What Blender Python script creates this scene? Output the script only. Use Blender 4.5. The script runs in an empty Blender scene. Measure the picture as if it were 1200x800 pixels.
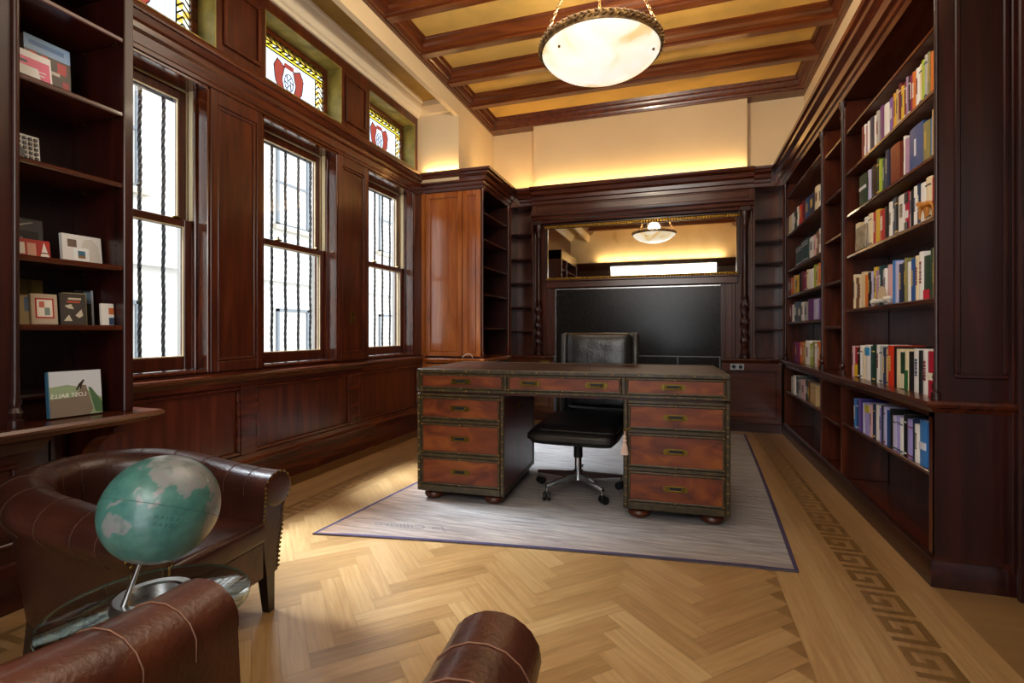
import bpy, bmesh, math, random
from mathutils import Vector, Matrix
PI = math.pi
random.seed(7)
S = bpy.context.scene
COL = S.collection

# ------------------------------------------------------------------ camera, light, exposure
EYE = 1.15
cam_d = bpy.data.cameras.new('camera'); cam = bpy.data.objects.new('camera', cam_d); COL.objects.link(cam)
cam_d.sensor_width = 36; cam_d.lens = 36 * 597 / 1200; cam_d.shift_y = -11.5 / 1200; cam_d.clip_start = 0.03
cam.location = (0, 0, EYE); cam.rotation_euler = (PI / 2, 0, math.radians(18.5))
S.camera = cam
S.view_settings.view_transform = 'Standard'; S.view_settings.look = 'None'
S.view_settings.exposure = 0.0; S.view_settings.gamma = 1.0; S.view_settings.use_curve_mapping = False

W = bpy.data.worlds.new('sky'); S.world = W; W.use_nodes = True
W.node_tree.nodes['Background'].inputs[0].default_value = (0.90, 0.95, 1.0, 1)
W.node_tree.nodes['Background'].inputs[1].default_value = 4.2

def light(name, kind, loc, energy, color=(1, 1, 1), direction=None, size=None, size_y=None, **kw):
    d = bpy.data.lights.new(name, kind); d.energy = energy; d.color = color
    if kind == 'AREA':
        d.shape = 'RECTANGLE'; d.size = size; d.size_y = size_y or size
    elif kind == 'POINT': d.shadow_soft_size = size or 0.05
    for k, v in kw.items(): setattr(d, k, v)
    o = bpy.data.objects.new(name, d); COL.objects.link(o); o.location = loc
    if direction: o.rotation_euler = Vector(direction).to_track_quat('-Z', 'Y').to_euler()
    return o
sun = light('sun', 'SUN', (-8, 2, 10), 44.0, (0.82, 0.91, 1.0), direction=(0.72, 0.05, -0.80), angle=math.radians(24))
WARM = (1.0, 0.62, 0.24)
# added fill lamp behind the camera, brightening the room from the front
light('fill_light_near', 'AREA', (-0.5, -0.75, 2.45), 36, (1.0, 0.93, 0.84), direction=(0.0, 1, -0.42), size=2.6, size_y=0.9)
light('ceiling_bounce_fill', 'AREA', (-0.55, 2.6, 3.70), 40, (1.0, 0.90, 0.76), direction=(0, 0, -1), size=2.0, size_y=2.5)  # added area lamp imitating light bounced off the ceiling
# cove lamps lying on top of the crown, shining up the plaster
light('cove_back', 'AREA', (-0.55, 6.29, 3.012), 9, WARM, direction=(0, 0.25, 1), size=2.5, size_y=0.03)
light('cove_niche', 'AREA', (-2.0, 6.36, 3.012), 1.6, WARM, direction=(0, 0.2, 1), size=0.35, size_y=0.03)
light('cove_cabinet', 'AREA', (-2.30, 5.9, 3.012), 3.0, WARM, direction=(-0.2, 0, 1), size=0.03, size_y=0.8)
light('cove_end', 'AREA', (-2.65, 5.325, 3.012), 2.2, WARM, direction=(0, 0.12, 1), size=0.45, size_y=0.02)
light('cove_front', 'AREA', (-0.6, -0.90, 3.05), 26, (1.0, 0.72, 0.36), direction=(0, -0.2, 1), size=3.2, size_y=0.03)
light('cove_right', 'AREA', (1.17, 4.6, 3.012), 5, WARM, direction=(0.15, 0, 1), size=0.03, size_y=3.4)

# ------------------------------------------------------------------ helpers
def hexc(h, a=1.0):
    h = h.lstrip('#')
    f = lambda v: v / 12.92 if v <= 0.04045 else ((v + 0.055) / 1.055) ** 2.4
    return tuple(f(int(h[i:i + 2], 16) / 255) for i in (0, 2, 4)) + (a,)

class MB:
    def __init__(self): self.bm = bmesh.new()
    def _merge(self, t, M=None, mat=0):
        if M is not None: bmesh.ops.transform(t, matrix=M, verts=t.verts)
        vm = {}
        for v in t.verts: vm[v] = self.bm.verts.new(v.co)
        for f in t.faces:
            try:
                nf = self.bm.faces.new([vm[v] for v in f.verts]); nf.material_index = mat
            except ValueError: pass
        t.free()
    def box(self, x0, x1, y0, y1, z0, z1, bev=0.0, mat=0, M=None, seg=1):
        t = bmesh.new()
        bmesh.ops.create_cube(t, size=1)
        bmesh.ops.transform(t, matrix=Matrix.Translation(((x0 + x1) / 2, (y0 + y1) / 2, (z0 + z1) / 2)) @ Matrix.Diagonal((abs(x1 - x0), abs(y1 - y0), abs(z1 - z0), 1)), verts=t.verts)
        if bev > 0:
            b = min(bev, 0.45 * min(abs(x1 - x0), abs(y1 - y0), abs(z1 - z0)))
            bmesh.ops.bevel(t, geom=t.edges[:], offset=b, segments=seg, profile=0.5, affect='EDGES')
        self._merge(t, M, mat); return self
    def cyl(self, p0, p1, r0, r1=None, seg=16, mat=0, caps=True):
        r1 = r0 if r1 is None else r1
        p0 = Vector(p0); p1 = Vector(p1); d = p1 - p0
        t = bmesh.new()
        bmesh.ops.create_cone(t, cap_ends=caps, segments=seg, radius1=r0, radius2=max(r1, 1e-5), depth=d.length)
        self._merge(t, Matrix.Translation((p0 + p1) / 2) @ d.to_track_quat('Z', 'Y').to_matrix().to_4x4(), mat); return self
    def lathe(self, prof, c=(0, 0, 0), seg=24, mat=0, M=None, wob=None):
        t = bmesh.new(); rings = []
        for i, (r, z) in enumerate(prof):
            ring = []
            for k in range(seg):
                a = 2 * PI * k / seg
                rr = r if wob is None else wob(r, z, a)
                ring.append(t.verts.new((rr * math.cos(a) + c[0], rr * math.sin(a) + c[1], z + c[2])))
            rings.append(ring)
        for a, b in zip(rings, rings[1:]):
            for k in range(seg): t.faces.new((a[k], a[(k + 1) % seg], b[(k + 1) % seg], b[k]))
        for ring, flip in ((rings[0], True), (rings[-1], False)):
            if (ring[0].co - ring[seg // 2].co).length > 1e-4:
                t.faces.new(ring[::-1] if flip else ring)
        bmesh.ops.remove_doubles(t, verts=t.verts, dist=1e-5)
        self._merge(t, M, mat); return self
    def sphere(self, c, r, seg=16, mat=0, sc=(1, 1, 1)):
        t = bmesh.new(); bmesh.ops.create_uvsphere(t, u_segments=seg, v_segments=max(6, seg * 2 // 3), radius=r)
        self._merge(t, Matrix.Translation(c) @ Matrix.Diagonal((*sc, 1)), mat); return self
    def tube(self, pts, r, seg=8, mat=0, closed=False):
        pts = [Vector(p) for p in pts]; t = bmesh.new(); rings = []; n = len(pts); prevn = None
        for i, p in enumerate(pts):
            a = pts[(i - 1) % n] if (closed or i > 0) else p
            b = pts[(i + 1) % n] if (closed or i < n - 1) else p
            d = (b - a).normalized()
            if prevn is None: prevn = d.orthogonal().normalized()
            nn = (prevn - d * prevn.dot(d)).normalized(); prevn = nn; bb = d.cross(nn)
            rr = r[i] if isinstance(r, (list, tuple)) else r
            rings.append([t.verts.new(p + rr * (math.cos(2 * PI * k / seg) * nn + math.sin(2 * PI * k / seg) * bb)) for k in range(seg)])
        for i in range(n if closed else n - 1):
            a, b = rings[i], rings[(i + 1) % n]
            for k in range(seg): t.faces.new((a[k], a[(k + 1) % seg], b[(k + 1) % seg], b[k]))
        if not closed: t.faces.new(rings[0][::-1]); t.faces.new(rings[-1])
        self._merge(t, None, mat); return self
    def poly(self, pts, mat=0):
        f = self.bm.faces.new([self.bm.verts.new(p) for p in pts]); f.material_index = mat; return self
    def prism(self, pts, d, mat=0, M=None):
        """polygon pts (3-D) extruded by vector d"""
        t = bmesh.new(); d = Vector(d)
        a = [t.verts.new(p) for p in pts]; b = [t.verts.new(Vector(p) + d) for p in pts]
        t.faces.new(a[::-1]); t.faces.new(b); n = len(a)
        for k in range(n): t.faces.new((a[k], a[(k + 1) % n], b[(k + 1) % n], b[k]))
        self._merge(t, M, mat); return self
    def molding(self, path, prof, mat=0, closed=False):
        """profile (offset to the left of the path, z) swept along an XY path with mitred corners"""
        t = bmesh.new(); P = [Vector((p[0], p[1])) for p in path]; n = len(P); rings = []
        for i in range(n):
            ds = []
            if closed or i > 0: ds.append((P[i] - P[i - 1]).normalized())
            if closed or i < n - 1: ds.append((P[(i + 1) % n] - P[i]).normalized())
            ns = [Vector((-d.y, d.x)) for d in ds]
            if len(ns) == 2:
                m = (ns[0] + ns[1]).normalized(); m = m / max(0.3, m.dot(ns[0]))
            else: m = ns[0]
            rings.append([t.verts.new((P[i].x + m.x * o, P[i].y + m.y * o, z)) for o, z in prof])
        k = len(prof)
        for i in range(n if closed else n - 1):
            a, b = rings[i], rings[(i + 1) % n]
            for j in range(k): t.faces.new((a[j], a[(j + 1) % k], b[(j + 1) % k], b[j]))
        if not closed: t.faces.new(rings[0][::-1]); t.faces.new(rings[-1])
        self._merge(t, None, mat); return self
    def build(self, name, mats, parent=None, smooth=35, label=None):
        bmesh.ops.recalc_face_normals(self.bm, faces=self.bm.faces)
        me = bpy.data.meshes.new(name); self.bm.to_mesh(me); self.bm.free()
        for m in (mats if isinstance(mats, (list, tuple)) else [mats]): me.materials.append(m)
        if smooth:
            me.polygons.foreach_set('use_smooth', [True] * len(me.polygons))
            me.set_sharp_from_angle(angle=math.radians(smooth))
        o = bpy.data.objects.new(name, me); COL.objects.link(o)
        if parent: o.parent = parent
        if label: o['label'] = label
        return o

def tag(o, label, cat, group=None, kind=None):
    o['label'] = label; o['category'] = cat
    if group: o['group'] = group
    if kind: o['kind'] = kind
    return o
def struct(o): o['kind'] = 'structure'; return o
def thing(name, label, cat, loc=(0, 0, 0), rz=0.0, group=None):
    o = bpy.data.objects.new(name, None); COL.objects.link(o); o.location = loc; o.rotation_euler = (0, 0, rz); o.empty_display_size = 0.1
    return tag(o, label, cat, group)
def dup(root, loc=None, rz=None, label=None):
    c = root.copy(); COL.objects.link(c)
    if loc is not None: c.location = loc
    if rz is not None: c.rotation_euler = (0, 0, rz)
    if label: c['label'] = label
    for ch in root.children:
        d = ch.copy(); COL.objects.link(d); d.parent = c
        for g in ch.children:
            e = g.copy(); COL.objects.link(e); e.parent = d
    return c

# ------------------------------------------------------------------ materials
def mat_new(name):
    m = bpy.data.materials.new(name); m.use_nodes = True
    return m, m.node_tree.nodes, m.node_tree.links, m.node_tree.nodes['Principled BSDF']
def plain(name, color, rough=0.5, metal=0.0, coat=0.0, emit=None, es=0.0, trans=0.0):
    m, N, L, b = mat_new(name)
    b.inputs['Base Color'].default_value = hexc(color) if isinstance(color, str) else (*color, 1)
    b.inputs['Roughness'].default_value = rough; b.inputs['Metallic'].default_value = metal
    b.inputs['Coat Weight'].default_value = coat; b.inputs['Coat Roughness'].default_value = 0.15
    if emit: b.inputs['Emission Color'].default_value = hexc(emit); b.inputs['Emission Strength'].default_value = es
    if trans: b.inputs['Transmission Weight'].default_value = trans
    return m
def ramp(N, stops):
    r = N.new('ShaderNodeValToRGB'); e = r.color_ramp.elements
    e[0].position, e[0].color = stops[0][0], stops[0][1]; e[1].position, e[1].color = stops[-1][0], stops[-1][1]
    for p, c in stops[1:-1]:
        x = e.new(p); x.color = c
    return r
def noisy(name, stops, scale=(1, 1, 1), nscale=4, detail=5, rough=0.4, coat=0.0, bump=0.0, dist=0.0, metal=0.0, coord='Object', bscale=None):
    """a ramp over stretched noise in the object's own coordinates"""
    m, N, L, b = mat_new(name)
    tc = N.new('ShaderNodeTexCoord'); mp = N.new('ShaderNodeMapping'); mp.inputs['Scale'].default_value = scale
    nz = N.new('ShaderNodeTexNoise'); nz.inputs['Scale'].default_value = nscale; nz.inputs['Detail'].default_value = detail; nz.inputs['Distortion'].default_value = dist
    r = ramp(N, [(p, hexc(c)) for p, c in stops])
    L.new(tc.outputs[coord], mp.inputs[0]); L.new(mp.outputs[0], nz.inputs['Vector']); L.new(nz.outputs['Fac'], r.inputs[0]); L.new(r.outputs[0], b.inputs['Base Color'])
    b.inputs['Roughness'].default_value = rough; b.inputs['Coat Weight'].default_value = coat; b.inputs['Coat Roughness'].default_value = 0.12; b.inputs['Metallic'].default_value = metal
    if bump:
        n2 = N.new('ShaderNodeTexNoise'); n2.inputs['Scale'].default_value = bscale or nscale * 3; n2.inputs['Detail'].default_value = 4
        L.new(mp.outputs[0], n2.inputs['Vector'])
        bp = N.new('ShaderNodeBump'); bp.inputs['Strength'].default_value = bump; bp.inputs['Distance'].default_value = 0.01
        L.new(n2.outputs['Fac'], bp.inputs['Height']); L.new(bp.outputs[0], b.inputs['Normal'])
    return m
MAH = [(0.25, '#32130a'), (0.5, '#4a1e0e'), (0.75, '#632e16')]
wood_z = noisy('mahogany_upright', MAH, (9, 9, 0.8), 2.2, 6, 0.28, 0.2, 0.04, 0.6)
wood_y = noisy('mahogany_along', MAH, (9, 0.8, 9), 2.2, 6, 0.26, 0.35, 0.05, 0.6)
wood_x = noisy('mahogany_across', MAH, (0.8, 9, 9), 2.2, 6, 0.26, 0.35, 0.05, 0.6)
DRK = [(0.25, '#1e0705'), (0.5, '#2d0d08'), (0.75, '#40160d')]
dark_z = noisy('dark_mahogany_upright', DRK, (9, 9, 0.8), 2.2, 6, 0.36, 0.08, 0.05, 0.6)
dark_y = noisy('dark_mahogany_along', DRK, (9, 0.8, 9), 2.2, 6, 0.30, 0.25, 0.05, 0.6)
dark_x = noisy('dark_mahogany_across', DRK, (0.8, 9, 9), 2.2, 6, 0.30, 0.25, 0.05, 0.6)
CAB = [(0.25, '#853f16'), (0.5, '#a35a24'), (0.75, '#b96f30')]
cab_z = noisy('flamed_mahogany', CAB, (6, 6, 0.6), 1.8, 6, 0.22, 0.5, 0.03, 1.0)
beam_x = noisy('ceiling_mahogany', [(0.25, '#3f190a'), (0.5, '#5d2a10'), (0.75, '#753b19')], (0.8, 9, 9), 2.2, 6, 0.28, 0.35, 0.04, 0.6)
beam_y = noisy('ceiling_mahogany_along', [(0.25, '#391709'), (0.5, '#54250e'), (0.75, '#6b3516')], (9, 0.8, 9), 2.2, 6, 0.28, 0.35, 0.04, 0.6)
gold_panel = noisy('gold_leaf_ceiling', [(0.25, '#a58c55'), (0.5, '#cca75a'), (0.75, '#dab566')], (1, 1, 1), 2.2, 6, 0.5, 0.0, 0.05, 0.3)
gold_reveal = noisy('gilded_reveal', [(0.3, '#5d5428'), (0.5, '#8d8040'), (0.75, '#b9a860')], (1, 1, 1), 5, 6, 0.42, 0.0, 0.03, 0.3, 0.3)
plaster = noisy('cream_plaster', [(0.3, '#d9c3a0'), (0.7, '#e4d0ae')], (1, 1, 1), 1.2, 3, 0.75)
moulding_white = plain('painted_cornice', '#e8dcc6', 0.6)
granite = noisy('black_granite', [(0.35, '#0f0d0c'), (0.62, '#191512'), (0.72, '#3f382e')], (1, 1, 1), 120, 2, 0.22, 0.0)
granite.node_tree.nodes['Principled BSDF'].inputs['Specular IOR Level'].default_value = 0.28
jamb_w = noisy('varnished_jamb', MAH, (9, 9, 0.8), 2.2, 6, 0.16, 0.9, 0.0, 0.6)
silver = plain('brushed_silver', '#b8b8b8', 0.25, 1.0)
brass = plain('aged_brass', '#76602c', 0.38, 1.0)
gilt = noisy('gilded_beading', [(0.3, '#6b4a12'), (0.7, '#c79a3a')], (1, 1, 1), 60, 2, 0.35, 0, 0, 0, 0.8)
black_metal = plain('black_iron', '#15171a', 0.5, 0.3)
grey_stone = plain('pale_stone', '#bdbbb6', 0.9)
gold_soffit = noisy('gilded_soffit', [(0.25, '#7d5f20'), (0.5, '#96742b'), (0.75, '#a98436')], (1, 1, 1), 3, 6, 0.5)
stone_trim = plain('stone_trim', '#b5ae9f', 0.9)
dark_glass = plain('facade_glass', '#6a727a', 0.3)
white_stuff = plain('white_plastic', '#e6e3db', 0.4)
cream_stuff = plain('ivory_plastic', '#d9c9a2', 0.4)

glass, N, L, b = mat_new('window_glass')
N.remove(b); tr = N.new('ShaderNodeBsdfTransparent'); gl = N.new('ShaderNodeBsdfGlossy'); gl.inputs['Roughness'].default_value = 0.02
mx = N.new('ShaderNodeMixShader'); mx.inputs[0].default_value = 0.05; tr.inputs[0].default_value = (0.96, 0.97, 0.97, 1)
L.new(tr.outputs[0], mx.inputs[1]); L.new(gl.outputs[0], mx.inputs[2]); L.new(mx.outputs[0], N['Material Output'].inputs[0])
clear, N, L, b = mat_new('table_glass')
N.remove(b); tr = N.new('ShaderNodeBsdfTransparent'); gl = N.new('ShaderNodeBsdfGlossy'); gl.inputs['Roughness'].default_value = 0.03
lw = N.new('ShaderNodeLayerWeight'); lw.inputs['Blend'].default_value = 0.18; mx = N.new('ShaderNodeMixShader'); tr.inputs[0].default_value = (0.80, 0.88, 0.84, 1)
L.new(lw.outputs['Facing'], mx.inputs[0]); L.new(tr.outputs[0], mx.inputs[1]); L.new(gl.outputs[0], mx.inputs[2]); L.new(mx.outputs[0], N['Material Output'].inputs[0])
glass_edge = plain('green_glass_edge', '#5f7d70', 0.15)
def stained(name, color, rough=0.3):
    m, N, L, b = mat_new(name); N.remove(b)
    t = N.new('ShaderNodeBsdfTranslucent'); t.inputs[0].default_value = hexc(color)
    p = N.new('ShaderNodeBsdfTransparent'); p.inputs[0].default_value = hexc(color)
    mx = N.new('ShaderNodeMixShader'); mx.inputs[0].default_value = 0.30
    L.new(t.outputs[0], mx.inputs[1]); L.new(p.outputs[0], mx.inputs[2]); L.new(mx.outputs[0], N['Material Output'].inputs[0]); return m
st_white = stained('white_art_glass', '#a9abb0'); st_yellow = stained('yellow_art_glass', '#bdb060'); st_amber = stained('amber_art_glass', '#af9c66')
st_red = stained('red_art_glass', '#cf8878'); st_cream = stained('cream_art_glass', '#b8b6aa')
mirror_m = noisy('aged_mirror', [(0.35, '#efece4'), (0.62, '#e6e0d2'), (0.80, '#b9aa8e')], (1, 1, 1), 5, 6, 0.02, 0, 0, 0.4, 1.0)

# ------------------------------------------------------------------ floor
def floor_material(name, dark, mid, light_):
    m, N, L, b = mat_new(name)
    at = N.new('ShaderNodeAttribute'); at.attribute_name = 'tone'
    uv = N.new('ShaderNodeUVMap'); uv.uv_map = 'grain'
    mp = N.new('ShaderNodeMapping'); mp.inputs['Scale'].default_value = (2.2, 34, 1)
    nz = N.new('ShaderNodeTexNoise'); nz.inputs['Scale'].default_value = 1.6; nz.inputs['Detail'].default_value = 6; nz.inputs['Distortion'].default_value = 0.7
    L.new(uv.outputs[0], mp.inputs[0]); L.new(mp.outputs[0], nz.inputs['Vector'])
    r1 = ramp(N, [(0.0, hexc(dark)), (0.5, hexc(mid)), (1.0, hexc(light_))])
    ma = N.new('ShaderNodeMath'); ma.operation = 'MULTIPLY_ADD'; ma.inputs[1].default_value = 0.8; ma.inputs[2].default_value = -0.40
    ad = N.new('ShaderNodeMath'); ad.operation = 'ADD'; ad.use_clamp = True
    L.new(nz.outputs['Fac'], ma.inputs[0]); L.new(ma.outputs[0], ad.inputs[0]); L.new(at.outputs['Fac'], ad.inputs[1]); L.new(ad.outputs[0], r1.inputs[0])
    L.new(r1.outputs[0], b.inputs['Base Color'])
    b.inputs['Roughness'].default_value = 0.34; b.inputs['Coat Weight'].default_value = 0.85; b.inputs['Coat Roughness'].default_value = 0.30
    bp = N.new('ShaderNodeBump'); bp.inputs['Strength'].default_value = 0.06; bp.inputs['Distance'].default_value = 0.003
    L.new(nz.outputs['Fac'], bp.inputs['Height']); L.new(bp.outputs[0], b.inputs['Normal'])
    return m
oak = floor_material('oak_parquet', '#7d5c34', '#a47f50', '#c3a371')
walnut = floor_material('walnut_inlay', '#5f4420', '#76572b', '#8b6836')

class Floor:
    def __init__(self): self.v = []; self.f = []; self.tone = []; self.uv = []; self.mi = []
    def quad(self, pts, tone, mi=0, uvs=None):
        i = len(self.v); self.v += pts; self.f.append(tuple(range(i, i + 4))); self.tone.append(tone); self.mi.append(mi)
        self.uv += uvs
fl = Floor()
PL, PW = 0.46, 0.092
q = math.sqrt(0.5)
def rot45(u, v): return ((u - v) * q, (u + v) * q)
FX0, FX1, FY0, FY1 = -2.24, 0.66, -1.0, 6.45
for a in range(-140, 140):
    for bb in range(-40, 40):
        ou, ov = a * PW + bb * PL, a * PW - bb * PL
        for (u0, v0, du, dv) in ((ou, ov, PL, PW), (ou + PL, ov + PW - PL, PW, PL)):
            cu, cv = u0 + du / 2, v0 + dv / 2
            cx, cy = rot45(cu, cv); cx -= 0.55
            if not (FX0 + 0.12 < cx < FX1 - 0.12 and FY0 < cy < FY1): continue
            g = 0.0009
            cs = [(u0 + g, v0 + g), (u0 + du - g, v0 + g), (u0 + du - g, v0 + dv - g), (u0 + g, v0 + dv - g)]
            pts = [(rot45(*c)[0] - 0.55, rot45(*c)[1], 0.0008) for c in cs]
            o1, o2 = random.random() * 9, random.random() * 9
            if du > dv: uvs = [(o1, o2), (o1 + PL, o2), (o1 + PL, o2 + PW), (o1, o2 + PW)]; base = 0.42
            else: uvs = [(o1, o2), (o1, o2 + PW), (o1 + PL, o2 + PW), (o1 + PL, o2)]; base = 0.60  # lighter in this plank direction: grain sheen put into the tone
            fl.quad(pts, min(0.95, max(0.05, base + random.gauss(0, 0.10))), 0, uvs)
def boards(x0, x1, w, tone0):
    n = max(1, round((x1 - x0) / w)); w = (x1 - x0) / n
    for i in range(n):
        y = -1.0 - random.random()
        while y < 6.45:
            ln = 0.8 + random.random() * 0.9; xa, xb = x0 + i * w + 0.0006, x0 + (i + 1) * w - 0.0006; ya, yb = max(-1.0, y + 0.0008), min(6.45, y + ln)
            if yb > ya:
                o1, o2 = random.random() * 9, random.random() * 9
                fl.quad([(xa, ya, 0), (xb, ya, 0), (xb, yb, 0), (xa, yb, 0)], min(0.95, max(0.05, tone0 + random.gauss(0, 0.08))), 0,
                        [(o1, o2), (o1, o2 + w), (o1 + yb - ya, o2 + w), (o1 + yb - ya, o2)])
            y += ln
boards(0.42, 0.70, 0.07, 0.62); boards(0.70, 1.07, 0.085, 0.46); boards(-2.97, -1.98, 0.085, 0.46)
KEY = ["1.1111", "1.1..1", "1.11.1", "1....1", "111111"]
def key_band(x0, flip):
    c = 0.030
    n = 0
    y = -0.9
    while y < 6.3:
        for r, row in enumerate(KEY):
            k = 0
            while k < 6:
                if row[k] == '1' and (k < 5 or r == 4 or True):
                    e = k
                    while e + 1 < 6 and row[e + 1] == '1': e += 1
                    xr = r if not flip else 4 - r
                    xa, xb = x0 + xr * c, x0 + (xr + 1) * c; ya, yb = y + k * c, y + (e + 1) * c
                    if e == 5 and r != 4: pass
                    o1 = random.random() * 9
                    fl.quad([(xa, ya, 0.0006), (xb, ya, 0.0006), (xb, yb, 0.0006), (xa, yb, 0.0006)], 0.35 + random.random() * 0.3, 1,
                            [(o1, o1), (o1, o1 + c), (o1 + yb - ya, o1 + c), (o1 + yb - ya, o1)])
                    k = e + 1
                else: k += 1
        y += 7 * c
    for xl in ():
        fl.quad([(xl, -1, 0.0006), (xl + 0.012, -1, 0.0006), (xl + 0.012, 6.4, 0.0006), (xl, 6.4, 0.0006)], 0.5, 1, [(0, 0), (0, .012), (7, .012), (7, 0)])
key_band(0.745, False); key_band(-2.46, True)
# dark border strip by the window wall
fl.quad([(-2.97, -1, 0.0007), (-2.775, -1, 0.0007), (-2.775, 6.4, 0.0007), (-2.97, 6.4, 0.0007)], 0.15, 1, [(0, 0), (0, .2), (7, .2), (7, 0)])
fl.quad([(-2.775, -1, 0.0009), (-2.762, -1, 0.0009), (-2.762, 6.4, 0.0009), (-2.775, 6.4, 0.0009)], 0.0, 1, [(0, 0), (0, .01), (7, .01), (7, 0)])
fl.quad([(-3.3, -1.2, -0.001), (1.7, -1.2, -0.001), (1.7, 7.0, -0.001), (-3.3, 7.0, -0.001)], 0.1, 0, [(0, 0), (1, 0), (1, 1), (0, 1)])
me = bpy.data.meshes.new('floor'); me.from_pydata(fl.v, [], fl.f)
at = me.attributes.new('tone', 'FLOAT', 'FACE'); at.data.foreach_set('value', fl.tone)
uvl = me.uv_layers.new(name='grain'); uvl.data.foreach_set('uv', [c for p in fl.uv for c in p])
me.materials.append(oak); me.materials.append(walnut); me.polygons.foreach_set('material_index', fl.mi)
floor = bpy.data.objects.new('floor', me); COL.objects.link(floor); struct(floor)

# ------------------------------------------------------------------ room shell
XL, XR, YB = -2.97, 1.385, 6.75          # window wall, right wall, back of the back niches
ZC = 3.81                                # underside of the ceiling frame
WIN = [(1.66, 2.56), (3.00, 3.88), (4.34, 5.25)]
TRN = [(1.70, 2.615), (3.04, 3.945), (4.38, 5.30)]
ZS, ZH = 0.88, 2.765                     # window opening
ZT0, ZT1 = 3.055, 3.575                  # transom opening
m = MB()
XO = -3.205
m.box(XO, XL, -1.0, 6.9, -0.02, ZS)
ys = [-1.0] + [v for w in WIN for v in w] + [6.9]
for i in range(0, len(ys), 2): m.box(XO, XL, ys[i], ys[i + 1], ZS, ZH)
m.box(XO, XL, -1.0, 6.9, ZH, ZT0)
ys = [-1.0] + [v for w in TRN for v in w] + [6.9]
for i in range(0, len(ys), 2): m.box(XO, XL, ys[i], ys[i + 1], ZT0, ZT1)
m.box(XO, XL, -1.0, 6.9, ZT1, 4.15)
struct(m.build('wall_left', wood_z))
m = MB()                                  # pale stone reveals outside the sashes
for a, b_ in WIN: m.box(-3.24, XO, a - 0.12, a + 0.012, ZS - 0.1, ZH + 0.1); m.box(-3.24, XO, b_ - 0.012, b_ + 0.12, ZS - 0.1, ZH + 0.1)
struct(m.build('trim_8', grey_stone))

def raised(mb, axis, pos, a0, a1, z0, z1, w=0.028, d=0.014, sgn=1, mat=0):
    """a rectangular bead frame standing off a face; axis 'x' = face normal along x (spans y), 'y' = normal along y (spans x)"""
    for (p0, p1, q0, q1) in ((a0, a1, z0, z0 + w), (a0, a1, z1 - w, z1), (a0, a0 + w, z0 + w, z1 - w), (a1 - w, a1, z0 + w, z1 - w)):
        lo, hi = sorted((pos, pos + sgn * d))
        if axis == 'x': mb.box(lo, hi, p0, p1, q0, q1, 0.005, mat)
        else: mb.box(p0, p1, lo, hi, q0, q1, 0.005, mat)
# wainscot: rails, stiles and bead frames
m = MB()
m.box(XL, XL + 0.022, -1, 5.45, 0.765, 0.86, 0.003)
m.box(XL, XL + 0.022, -1, 5.45, 0.20, 0.275, 0.003)
ST = [(-1.0, -0.85), (0.20, 0.33), (1.52, 1.65), (2.80, 2.93), (4.05, 4.18), (5.33, 5.45)]
for a, b_ in ST: m.box(XL, XL + 0.022, a, b_, 0.275, 0.765, 0.003)
for (a, b_), (c, d) in zip(ST, ST[1:]): raised(m, 'x', XL, b_ + 0.004, c - 0.004, 0.279, 0.761, 0.026, 0.02)
struct(m.build('trim_1', wood_y))
# pier panels between the windows, and between the transoms
m = MB()
for a, b_ in ((2.56, 3.0), (3.88, 4.34)):
    m.box(XL, XL + 0.016, a, a + 0.055, ZS, ZH, 0.003); m.box(XL, XL + 0.016, b_ - 0.055, b_, ZS, ZH, 0.003)
    m.box(XL, XL + 0.016, a + 0.055, b_ - 0.055, ZS, ZS + 0.07, 0.003); m.box(XL, XL + 0.016, a + 0.055, b_ - 0.055, ZH - 0.09, ZH, 0.003)
    raised(m, 'x', XL, a + 0.057, b_ - 0.057, ZS + 0.072, ZH - 0.092, 0.022, 0.012)
for a, b_ in ((2.615, 3.04), (3.945, 4.38)):
    raised(m, 'x', XL, a + 0.05, b_ - 0.05, ZT0 + 0.05, ZT1 - 0.03, 0.03, 0.018)
m.box(XL, XL + 0.016, 5.25, 5.33, ZS, ZH, 0.003)
struct(m.build('trim_2', wood_z))
# window stool running under the windows, ledge moulding over them, skirting
m = MB()
m.molding([(XL, 5.45), (XL, -1.0)], [(0, 0.80), (0.03, 0.80), (0.045, 0.825), (0.075, 0.832), (0.082, 0.845), (0.075, 0.858), (0.03, 0.862), (0.03, 0.872), (0, 0.874)])
struct(m.build('trim_3', wood_y))
m = MB()
m.molding([(XL, 5.42), (XL, -1.0)], [(0, 2.80), (0.018, 2.80), (0.022, 2.86), (0.04, 2.875), (0.045, 2.905), (0.062, 2.915), (0.075, 2.95), (0.09, 2.955), (0.092, 2.985), (0.085, 3.0), (0.0, 3.012)])
m.box(XL, XL + 0.012, -1, 5.42, 2.772, 2.80)
struct(m.build('trim_4', wood_y))
m = MB()
m.molding([(XL, 5.45), (XL, -1.0)], [(0, 0.0), (0.03, 0.0), (0.03, 0.185), (0.042, 0.19), (0.042, 0.205), (0.052, 0.21), (0.052, 0.222), (0.03, 0.235), (0.022, 0.245), (0, 0.245)])
struct(m.build('baseboard_left', wood_y))

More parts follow.
